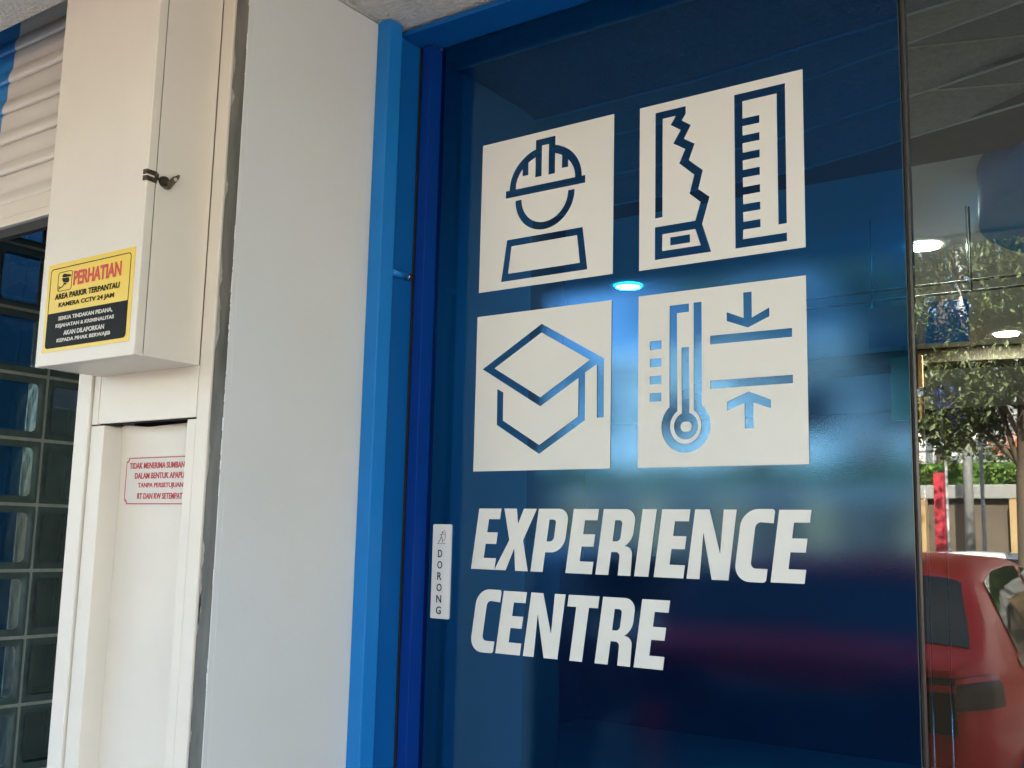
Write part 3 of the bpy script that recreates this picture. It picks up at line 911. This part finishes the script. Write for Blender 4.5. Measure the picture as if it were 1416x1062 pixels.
# push plate
pp = thing('push_plate', 'small white upright plate reading DORONG on the door edge', 'door plate', (-1.218, 1.5, -0.148))
on(pp, 'plate', flat_mesh('plate', [rect(-1.2392, -0.1475, -1.1972, 0.0205, 0.003)], M['plate'], 0.0035, 1.4962))
YP = 1.4957
for i, ch in enumerate('DORONG'):
    zc = -0.0322 - i * 0.0201
    w = 0.0058 if ch in 'OGN' else 0.0050
    on(pp, 'letter', text_mesh('letter', ch, M['black'], -1.2203 - w, -1.2203 + w, zc - 0.0068, zc + 0.0068, YP, 0.012))
def P_(u, v): return (-1.2286 + u * 0.0200, -0.0140 + v * 0.0240)
arch = [stroke([P_(0.0, 0), P_(1.0, 0)], 0.0007)]
arch += [stroke([P_(.15, .05), P_(.38, .30), P_(.48, .52)], 0.0011), stroke([P_(.66, .05), P_(.62, .30), P_(.50, .50)], 0.0011),
         stroke([P_(.48, .50), P_(.56, .72), P_(.88, .66)], 0.0010), stroke([P_(.55, .70), P_(.30, .62), P_(.40, .70)], 0.0008),
         stroke([P_(.80, 1.0), P_(.94, .80), P_(.97, .60), P_(.92, .38), P_(.78, .20)], 0.0007), arc(P_(.62, .84)[0], P_(.62, .84)[1], 0.0016, 0.0018, 0, 340, 10)]
for lp in arch:
    on(pp, 'archer_mark', flat_mesh('archer_mark', [lp], M['black'], 0.0003, YP))

# ================================================================ INSIDE THE SHOP WINDOW
def downlight(x, y, z, label, grp):
    t = thing('downlight', label, 'ceiling light', (x, y, z), 0, grp)
    bm = bmesh.new()
    tube_bm(bm, (0, 0, -0.006), (0, 0, -0.001), 0.047, 0.050, 24)
    link('lens', mesh_from(bm, 'lens', M['lamp']), t)
    bm = bmesh.new()
    n = 28
    ra = [bm.verts.new((0.0504 * math.cos(2 * math.pi * i / n), 0.0504 * math.sin(2 * math.pi * i / n), -0.007)) for i in range(n)]
    rb = [bm.verts.new((0.0540 * math.cos(2 * math.pi * i / n), 0.0540 * math.sin(2 * math.pi * i / n), -0.0005)) for i in range(n)]
    for i in range(n):
        bm.faces.new((ra[i], ra[(i + 1) % n], rb[(i + 1) % n], rb[i]))
    link('trim_ring', mesh_from(bm, 'trim_ring', M['in_ceil']), t)
downlight(-0.872, 3.575, 1.0, 'round downlight nearest the door edge in the shop ceiling', 'downlights in the shop ceiling')
downlight(-2.000, 3.575, 1.0, 'round downlight glowing through the blue film between the icons', 'downlights in the shop ceiling')
downlight(-0.931, 5.283, 1.0, 'round downlight farther back in the shop ceiling, seen through clear glass', 'downlights in the shop ceiling')

hs = thing('hanging_sign', 'white and blue sign hung from the shop ceiling behind the clear glass', 'hanging sign', (-0.75, 3.2, 0.594))
def hb_(name, pts, m, y0, y1):
    me = flat_mesh(name, [[(p[0] + 0.75, p[1] - 0.594) for p in pts]], m, y1 - y0, y0)
    return link(name, me, hs)
hb_('white_field', [(-0.95, 0.596), (-0.787, 0.596), (-0.769, 0.720), (-0.95, 0.720)], mat('sign_white', (0.55, 0.55, 0.55), 0.5), 0.0, 0.012)
hb_('blue_field', [(-0.7865, 0.596), (-0.664, 0.594), (-0.664, 0.719), (-0.7685, 0.720)], M['sign_blue'], 0.0, 0.012)
tube('cable', (-0.14 + 0.23, 0.006, 0.125), (-0.14 + 0.23, 0.006, 0.406), 0.0022, M['steel'], hs, n=6)
tube('cable', (-0.19, 0.006, 0.125), (-0.19, 0.006, 0.406), 0.0022, M['steel'], hs, n=6)
rail = thing('ceiling_rail', 'thin double rail hung across the shop above the hanging sign', 'rail', (0, 3.2, 0.74))
tube('bar', (-1.25, 0.02, 0.036), (2.5, 0.02, 0.036), 0.004, M['beam'], rail, n=8)
tube('bar', (-1.25, 0.02, 0.004), (2.5, 0.02, 0.004), 0.004, M['beam'], rail, n=8)
for x in (-0.655, 1.0):
    tube('hanger', (x, 0.02, 0.0), (x, 0.02, 0.26), 0.003, M['beam'], rail, n=6)

# blue rounded drum dropped from the indoor ceiling
bm = bmesh.new()
tube_bm(bm, (0, 0, -0.15), (0, 0, 0.0), 0.52, 0.52, 56)
drum = link('ceiling_drum', mesh_from(bm, 'ceiling_drum', M['sign_blue']), None, (-0.06, 3.02, 0.999))
tag(drum, 'blue rounded drum dropped from the ceiling behind the clear glass', 'ceiling feature')

# curved tan bulkhead and orange pillar farther back
bm = bmesh.new()
n = 40
ro, ri = 2.1, 1.85
cx_, cy_ = -1.45, 7.6
for zz0, zz1 in ((0.925, 0.998),):
    A = []
    for i in range(n + 1):
        a = R(200 + 190 * i / n)
        A.append([bm.verts.new((cx_ + r_ * math.cos(a), cy_ + r_ * math.sin(a), z_)) for r_ in (ro, ri) for z_ in (zz0, zz1)])
    for i in range(n):
        p, q = A[i], A[i + 1]
        bm.faces.new((p[0], q[0], q[1], p[1])); bm.faces.new((p[2], p[3], q[3], q[2]))
        bm.faces.new((p[0], p[2], q[2], q[0])); bm.faces.new((p[1], q[1], q[3], p[3]))
bk = link('curved_bulkhead', mesh_from(bm, 'curved_bulkhead', M['bulk']))
tag(bk, 'tan curved bulkhead under the ceiling deep inside the shop', 'bulkhead')
op = thing('orange_panel', 'small orange panel hung inside the shop beside the door edge', 'hanging panel', (-1.30, 5.0, 0.58))
box('board', (-0.09, 0, 0), (0.055, 0.02, 0.30), M['orange'], op, 0.004)
tube('cord', (-0.02, 0.01, 0.30), (-0.02, 0.01, 0.42), 0.003, M['beam'], op, n=6)
for x, lab in ((-0.474, 'thin steel display rod nearer the blue door, behind clear glass'), (-0.444, 'thin steel display rod farther from the blue door, behind clear glass')):
    t = thing('display_rod', lab, 'rod', (x, 1.9, GROUND + 0.021), 0, 'thin display rods behind the window')
    tube('rod', (0, 0, 0), (0, 0, 0.26 - GROUND - 0.02), 0.0022, M['chrome'], t, n=8)
    tube('foot', (0, 0, 0.0), (0, 0, 0.008), 0.02, M['chrome'], t, n=14)
    tube('finial', (0, 0, 0.26 - GROUND - 0.02), (0, 0, 0.275 - GROUND - 0.02), 0.006, M['chrome'], t, n=10)

# ================================================================ STREET BEHIND THE CAMERA (seen in the glass)
def catmull(xs, ys, x):
    xs = np.asarray(xs, float); ys = np.asarray(ys, float)
    i = int(np.clip(np.searchsorted(xs, x) - 1, 0, len(xs) - 2))
    t = (x - xs[i]) / (xs[i + 1] - xs[i])
    def slope(k):
        if k <= 0: return (ys[1] - ys[0]) / (xs[1] - xs[0])
        if k >= len(xs) - 1: return (ys[-1] - ys[-2]) / (xs[-1] - xs[-2])
        a = (ys[k] - ys[k - 1]) / (xs[k] - xs[k - 1]); b = (ys[k + 1] - ys[k]) / (xs[k + 1] - xs[k])
        return 0.0 if a * b <= 0 else 2 * a * b / (a + b)
    h = xs[i + 1] - xs[i]
    return (2*t**3 - 3*t**2 + 1) * ys[i] + (t**3 - 2*t**2 + t) * h * slope(i) + (-2*t**3 + 3*t**2) * ys[i + 1] + (t**3 - t**2) * h * slope(i + 1)

LY = [0.0, 0.05, 0.16, 0.48, 0.9, 1.6, 2.3, 2.75, 3.15, 3.6, 3.95, 4.12]
LT = [1.06, 1.09, 1.13, 1.43, 1.49, 1.515, 1.46, 1.28, 1.04, 0.97, 0.86, 0.66]
LB = [1.02, 1.03, 1.035, 1.03, 1.02, 0.99, 0.97, 0.96, 0.95, 0.92, 0.82, 0.62]
LW = [0.70, 0.76, 0.82, 0.86, 0.87, 0.87, 0.87, 0.86, 0.85, 0.82, 0.74, 0.62]
def car_ring(y):
    t, b, w = catmull(LY, LT, y), catmull(LY, LB, y), catmull(LY, LW, y)
    b = min(b, t - 0.02)
    k = max(0.0, t - b)
    wr = w - 0.03 - 0.42 * min(k, 0.55)
    return [(w * 0.90, 0.22), (w * 0.965, 0.34), (w * 0.985, 0.55), (w * 1.0, 0.75), (w * 0.99, b - 0.05), (w * 0.965, b), (wr + 0.02, t - 0.06 * min(1, k * 4)), (wr - 0.06, t - 0.012), (wr * 0.5, t + 0.004), (0, t + 0.008)]
def car_point(y, v):
    r = car_ring(y)
    i = min(int(v), len(r) - 2)
    f = v - i
    return Vector((r[i][0] * (1 - f) + r[i + 1][0] * f, y, r[i][1] * (1 - f) + r[i + 1][1] * f))
def car_off(y, v, off, side):
    p = car_point(y, v)
    dy = car_point(min(4.1, y + 0.02), v) - car_point(max(0.0, y - 0.02), v)
    dv = car_point(y, min(8.99, v + 0.02)) - car_point(y, max(0.0, v - 0.02))
    nn = dv.cross(dy)
    if nn.length > 1e-9: nn.normalize()
    if nn.x < 0 and p.x > 0.05 or nn.z < -0.5: nn = -nn
    q = p + nn * off
    return Vector((q.x * side, q.y, q.z))
def car_patch(name, corner_fn, nu, nv, off, m, parent, side):
    bm = bmesh.new()
    g = []
    for i in range(nu + 1):
        g.append([bm.verts.new(car_off(*corner_fn(i / nu, j / nv), off, side)) for j in range(nv + 1)])
    for i in range(nu):
        for j in range(nv):
            bm.faces.new((g[i][j], g[i + 1][j], g[i + 1][j + 1], g[i][j + 1])).smooth = True
    return link(name, mesh_from(bm, name, m), parent)

def car(name, label, loc, rz, paint, grp):
    t = thing(name, label, 'car', loc, rz, grp)
    ys = list(np.concatenate([np.linspace(0, 0.6, 14), np.linspace(0.7, 4.12, 34)]))
    vs_ = [0, 1, 2, 3, 4, 5, 5.5, 6, 6.4, 7, 8, 9]
    bm = bmesh.new()
    rows = []
    for y in ys:
        half = [car_point(y, min(v, 8.9999)) for v in vs_]
        row = [bm.verts.new((-p.x, p.y, p.z)) for p in half] + [bm.verts.new(p) for p in half[::-1][1:]]
        rows.append(row)
    for a, b in zip(rows[:-1], rows[1:]):
        for i in range(len(a) - 1):
            bm.faces.new((a[i], a[i + 1], b[i + 1], b[i])).smooth = True
        bm.faces.new((a[-1], a[0], b[0], b[-1]))
    bm.faces.new(rows[0]); bm.faces.new(rows[-1][::-1])
    link('body', mesh_from(bm, 'body', paint), t)
    for s in (1, -1):
        car_patch('side_window', lambda a, b: (0.72 + (a * 0.98), 5.12 + b * (0.90 - 0.25 * max(0, 0.3 - a))), 12, 5, 0.006, M['car_glass'], t, s)
        car_patch('side_window', lambda a, b: (1.78 + a * (0.95 - 0.42 * b), 5.12 + b * 0.88), 12, 5, 0.006, M['car_glass'], t, s)
        car_patch('tail_lamp', lambda a, b: (0.004 + a * (0.26 - 0.05 * b), 3.65 + b * 1.30), 8, 6, 0.012, M['tail'], t, s)
        car_patch('lamp_band', lambda a, b: (0.004 + a * 0.22, 4.45 + b * 0.42), 8, 3, 0.018, M['tail_red'], t, s)
        hd = car_patch('door_handle', lambda a, b: (0.98 + a * 0.18, 4.05 + b * 0.30), 4, 2, 0.022, M['chrome'], t, s)
        car_patch('sill_trim', lambda a, b: (0.62 + a * 2.5, 0.1 + b * 1.1), 10, 3, 0.012, M['plastic'], t, s)
        bm = bmesh.new()
        box_bm(bm, (min(s * 0.38, s * 0.71), -0.014, 0.80), (max(s * 0.38, s * 0.71), 0.02, 1.025), 0.01)
        link('tail_lamp', mesh_from(bm, 'tail_lamp', M['tail']), t)
        bm = bmesh.new()
        box_bm(bm, (min(s * 0.38, s * 0.71), -0.020, 0.965), (max(s * 0.38, s * 0.71), 0.0, 0.995), 0.004)
        link('lamp_band', mesh_from(bm, 'lamp_band', M['tail_red']), t)
        bm = bmesh.new()
        box_bm(bm, (min(s * 0.86, s * 1.02), 2.45, 0.98), (max(s * 0.86, s * 1.02), 2.56, 1.12), 0.03)
        link('mirror', mesh_from(bm, 'mirror', paint), t)
        for yw in (0.72, 3.28):
            bm = bmesh.new()
            tube_bm(bm, (s * 0.60, 0, 0), (s * 0.885, 0, 0), 0.37, 0.37, 36)
            ar = link('wheel_arch', mesh_from(bm, 'wheel_arch', M['plastic']), t, (0, yw, 0.34))
            bm = bmesh.new()
            tube_bm(bm, (s * 0.68, 0, 0), (s * 0.890, 0, 0), 0.315, 0.300, 36)
            wl = link('wheel', mesh_from(bm, 'wheel', M['rubber']), t, (0, yw, 0.318))
            bm = bmesh.new()
            tube_bm(bm, (s * 0.889, 0, 0), (s * 0.895, 0, 0), 0.06, 0.05, 18)
            for q in range(5):
                a = 2 * math.pi * q / 5
                tube_bm(bm, (s * 0.892, 0, 0), (s * 0.892, 0.2 * math.cos(a), 0.2 * math.sin(a)), 0.035, 0.022, 8)
            nrim = 30
            for k in range(nrim):
                a0, a1 = 2 * math.pi * k / nrim, 2 * math.pi * (k + 1) / nrim
                q = [bm.verts.new((s * 0.893, r_ * math.cos(a), r_ * math.sin(a))) for r_, a in ((0.185, a0), (0.215, a0), (0.215, a1), (0.185, a1))]
                bm.faces.new(q)
            link('rim', mesh_from(bm, 'rim', M['steel']), wl)
    # rear window and windscreen
    for nm, f in (('rear_window', lambda a, b: (0.185 + a * 0.27, 6.55 + b * 2.44)), ('windscreen', lambda a, b: (2.42 + a * 0.52, 6.5 + b * 2.49))):
        for s in (1, -1):
            car_patch(nm, f, 8, 8, 0.006, M['car_glass'], t, s)
    for s in (1, -1):
        for y0 in (0.70, 1.74, 2.72):
            car_patch('door_gap', lambda a, b: (y0 + a * 0.012, 1.2 + b * 3.75), 1, 10, 0.003, M['rubber'], t, s)
        car_patch('waist_strip', lambda a, b: (0.66 + a * 2.1, 4.98 + b * 0.12), 14, 1, 0.009, M['chrome'], t, s)
    bm = bmesh.new()
    tube_bm(bm, (-0.02, 0.18, 1.155), (0.36, 0.235, 1.215), 0.009, 0.006, 8)
    link('wiper', mesh_from(bm, 'wiper', M['plastic']), t)
    bm = bmesh.new()
    box_bm(bm, (-0.66, -0.035, 0.24), (0.66, 0.06, 0.46), 0.03)
    link('rear_bumper', mesh_from(bm, 'rear_bumper', M['plastic']), t)
    bm = bmesh.new()
    box_bm(bm, (-0.372, -0.012, 0.47), (0.372, 0.02, 0.91), 0.02)
    box_bm(bm, (-0.60, -0.010, 0.468), (0.60, 0.02, 0.775), 0.02)
    link('tailgate_panel', mesh_from(bm, 'tailgate_panel', M['plastic']), t)
    bm = bmesh.new()
    box_bm(bm, (-0.40, -0.02, 0.90), (0.40, 0.02, 0.935), 0.008)
    link('tailgate_trim', mesh_from(bm, 'tailgate_trim', M['chrome']), t)
    return t
car('parked_car', 'red hatchback parked tail to the shop, reflected in the clear window', (-1.77, -1.62, GROUND), R(180), M['car_red'], 'cars on the street side')
car('parked_car', 'white car standing across the road beyond the red hatchback', (-0.95, -9.2, GROUND), R(90), M['car_white'], 'cars on the street side')

car('parked_car', 'dark grey hatchback beside the red one, added to darken the door reflection', (-4.15, -1.95, GROUND), R(180), M['car_grey'], 'cars on the street side')  # extra car, added so the film mirrors something dark instead of pale ground

# far side of the road: wall, coping, planted bank, building
tag(box('garden_wall', (-40, -14.2, GROUND), (30, -13.8, 0.72), M['brown_wall'], bevel=0.02), 'long brown garden wall across the road', 'wall')
tag(box('wall_coping', (-40, -14.3, 0.721), (30, -13.7, 0.93), M['kerb'], bevel=0.02), 'white coping along the top of the brown wall', 'coping')
structure(box('grass_bank', (-40, -18.0, GROUND), (30, -14.31, 1.30), M['grass']))
for k in range(9):
    x = -12 + k * 1.5
    tag(box('wall_pier', (x, -13.79, GROUND), (x + 0.34, -13.62, 0.71), M['tan'], bevel=0.01), 'tan pier on the brown wall across the road, %s from the left' % ('first', 'second', 'third', 'fourth', 'fifth', 'sixth', 'seventh', 'eighth', 'ninth')[k], 'pier', 'tan piers along the brown wall')
bl = thing('white_building', 'white building with courses of panels behind the grass bank', 'building', (-4, -22, GROUND))
box('wall', (-10.5, -5, 0), (13, 0, 6.2), M['white_wall'], bl)
for k in range(10):
    box('course', (-10.5, 0.001, 1.2 + 0.5 * k), (13, 0.02, 1.23 + 0.5 * k), M['roof'], bl)
for k in range(6):
    w_ = box('window', (-9.2 + k * 3.6, 0.021, 4.2), (-7.9 + k * 3.6, 0.05, 5.5), M['window'], bl)
box('cornice', (-10.7, -5, 6.2), (13.2, 0.3, 6.5), M['white_wall'], bl)

def leaf_crown(bm, clumps, per, size, rnd_, droop=0.0):
    for (cx, cy, cz, r) in clumps:
        for _ in range(per):
            while True:
                d = Vector((rnd_.uniform(-1, 1), rnd_.uniform(-1, 1), rnd_.uniform(-1, 1)))
                if d.length < 1: break
            d = d * (0.55 + 0.45 * d.length)
            p = Vector((cx, cy, cz)) + Vector((d.x * r, d.y * r, d.z * r * 0.85))
            a = rnd_.uniform(0, 2 * math.pi)
            tilt = rnd_.uniform(-0.9, 0.5) - droop
            u = Vector((math.cos(a) * math.cos(tilt), math.sin(a) * math.cos(tilt), math.sin(tilt)))
            w = u.cross(Vector((rnd_.uniform(-.4, .4), rnd_.uniform(-.4, .4), 1))).normalized()
            s = size * rnd_.uniform(0.6, 1.3)
            n_ = u.cross(w)
            q = [bm.verts.new(p), bm.verts.new(p + u * s * 0.5 + w * s * 0.22 + n_ * s * 0.06), bm.verts.new(p + u * s), bm.verts.new(p + u * s * 0.5 - w * s * 0.22 + n_ * s * 0.06)]
            bm.faces.new(q)

def tree(label, x, y, h, clumps, per, size, lm, r0=0.12, seed=1, droop=0.3):
    rn = random.Random(seed)
    t = thing('street_tree', label, 'tree', (x, y, GROUND), 0, 'trees along the street')
    bm = bmesh.new()
    pts = [Vector((0, 0, 0)), Vector((rn.uniform(-.1, .1), rn.uniform(-.1, .1), h * 0.35)), Vector((rn.uniform(-.2, .2), rn.uniform(-.2, .2), h * 0.62)), Vector((rn.uniform(-.3, .3), rn.uniform(-.3, .3), h * 0.9))]
    rr = [r0, r0 * 0.8, r0 * 0.55, r0 * 0.2]
    for k in range(3):
        tube_bm(bm, pts[k], pts[k + 1], rr[k], rr[k + 1], 12, False)
    link('trunk', mesh_from(bm, 'trunk', M['bark']), t)
    for (cx, cy, cz, r) in clumps[:10]:
        bm = bmesh.new()
        st = pts[1].lerp(pts[2], rn.uniform(0, 1))
        mid = st.lerp(Vector((cx, cy, cz)), 0.5) + Vector((0, 0, 0.15))
        tube_bm(bm, st, mid, r0 * 0.26, r0 * 0.16, 8, False)
        tube_bm(bm, mid, Vector((cx, cy, cz)), r0 * 0.16, r0 * 0.05, 8, False)
        link('limb', mesh_from(bm, 'limb', M['bark']), t)
    bm = bmesh.new()
    leaf_crown(bm, clumps, per, size, rn, droop)
    link('crown', mesh_from(bm, 'crown', lm), t)
    return t

rt = random.Random(11)
# near tree: reflected in the clear pane, foliage from well above down to a few drooping sprays
c1 = []
for _ in range(64):
    c1.append((rt.uniform(-4.2, 2.6), rt.uniform(-1.3, 1.3), rt.uniform(4.2, 6.6), rt.uniform(0.35, 0.75)))
for _ in range(44):
    c1.append((rt.uniform(-1.35, 0.6), rt.uniform(-0.6, 0.6), rt.uniform(2.55, 3.9), rt.uniform(0.16, 0.34)))
for _ in range(46):
    c1.append((rt.uniform(-1.5, 1.5), rt.uniform(-0.9, 0.9), rt.uniform(3.3, 5.4), rt.uniform(0.22, 0.42)))
tree('leafy street tree with drooping sprays, reflected beside the blue door', -1.85, -8.0, 6.0, c1, 250, 0.095, M['leaf'], 0.105, 5)
# big trees farther left and right
for (x, y, h, n, w, zlo, zhi, per, lm, lab, sd) in ((-13.2, -10.6, 8.0, 60, 3.6, 3.0, 8.5, 190, 'leaf_dark', 'large dark leafed tree left of the white building', 8),
                                                   (3.6, -11.4, 7.0, 44, 3.0, 4.0, 7.6, 190, 'leaf', 'spreading tree right of the drooping one', 9),
                                                   (-5.2, -19.2, 9.5, 54, 4.2, 6.6, 10.5, 170, 'leaf_dark', 'tall tree rising in front of the white building', 10),
                                                   (-13.0, -29.5, 12.0, 70, 5.0, 5.5, 14.0, 150, 'leaf_dark', 'tall dark tree behind the left end of the white building', 21),
                                                   (-5.0, -30.0, 12.0, 70, 5.0, 5.5, 14.5, 150, 'leaf', 'tall paler tree behind the middle of the white building', 22),
                                                   (3.5, -29.5, 12.0, 60, 5.0, 5.5, 13.0, 150, 'leaf_dark', 'tall dark tree behind the right end of the white building', 23),
                                                   (-16.0, -16.4, 9.0, 60, 4.5, 2.6, 9.5, 170, 'leaf_dark', 'broad dark tree at the far left of the street', 12)):
    rr_ = random.Random(sd)
    cs = [(rr_.uniform(-w, w), rr_.uniform(-w * .6, w * .6), rr_.uniform(zlo, zhi), rr_.uniform(0.5, 1.05)) for _ in range(n)]
    tree(lab, x, y, h, cs, per, 0.24, M[lm], 0.16, sd)
rr_ = random.Random(77)
bm = bmesh.new()
leaf_crown(bm, [(-12 + 0.30 * k, -14.22 + rr_.uniform(-.12, .10), 1.16 + rr_.uniform(-0.06, 0.16), rr_.uniform(0.14, 0.27)) for k in range(44)], 130, 0.10, rr_)
hg = link('hedge_foliage', mesh_from(bm, 'hedge_foliage', mat('lime_leaf', (0.20, 0.29, 0.06), 0.5, color2=(0.08, 0.14, 0.03), vscale=2.0)))
tag(hg, 'low lime green foliage spilling along the bank above the coping', 'ground cover', None, 'stuff')
# flowering shrubs on the bank
for k, (x, s) in enumerate(((-3.3, 0.28), (-2.55, 0.22), (-1.7, 0.30), (-5.2, 0.26), (-7.4, 0.24))):
    rr_ = random.Random(30 + k)
    sb = thing('flowering_shrub', 'orange flowering shrub on the grass bank, ' + {-1.7: 'rightmost of the five', -2.55: 'second from the right', -3.3: 'middle of the five', -5.2: 'second from the left', -7.4: 'leftmost of the five'}[x], 'shrub', (x, -14.9, 1.30), 0, 'orange shrubs on the grass bank')
    bm = bmesh.new()
    leaf_crown(bm, [(rr_.uniform(-.3, .3), rr_.uniform(-.2, .2), 0.2, s) for _ in range(4)], 60, 0.12, rr_)
    link('foliage', mesh_from(bm, 'foliage', M['leaf']), sb)
    bm = bmesh.new()
    leaf_crown(bm, [(rr_.uniform(-.3, .3), rr_.uniform(-.1, .3), 0.32, s * 0.9) for _ in range(4)], 40, 0.11, rr_)
    link('blossom', mesh_from(bm, 'blossom', M['flower']), sb)

# street lamp, banner, red pennant
lp_ = thing('street_lamp', 'grey street lamp pole standing at the far kerb', 'street lamp', (-3.39, -12.9, GROUND + 0.12))
tube('pole', (0, 0, 0), (0, 0, 6.5), 0.075, M['pole'], lp_, 0.05)
tube('base', (0, 0, 0), (0, 0, 0.35), 0.12, M['pole'], lp_)
tube('arm', (0, 0, 6.4), (0, 1.6, 6.7), 0.035, M['pole'], lp_)
box('lamp_head', (-0.1, 1.4, 6.62), (0.1, 2.0, 6.74), M['pole'], lp_, 0.02)
bn = thing('street_banner', 'violet blue banner hanging under the trees on a pole', 'banner', (-2.80, -9.6, GROUND))
tube('pole', (0.26, 0, 0), (0.26, 0, 3.7), 0.022, M['pole'], bn)
box('cloth', (-0.22, -0.008, 2.92), (0.24, 0.008, 3.60), M['violet'], bn, 0.003)
pn = thing('red_flag', 'narrow red upright flag at the far kerb', 'flag', (-3.60, -12.0, GROUND))
tube('pole', (0.13, 0, 0), (0.13, 0, 2.7), 0.02, M['pole'], pn)
box('cloth', (-0.04, -0.006, 0.7), (0.12, 0.006, 2.55), M['cone'], pn, 0.002)
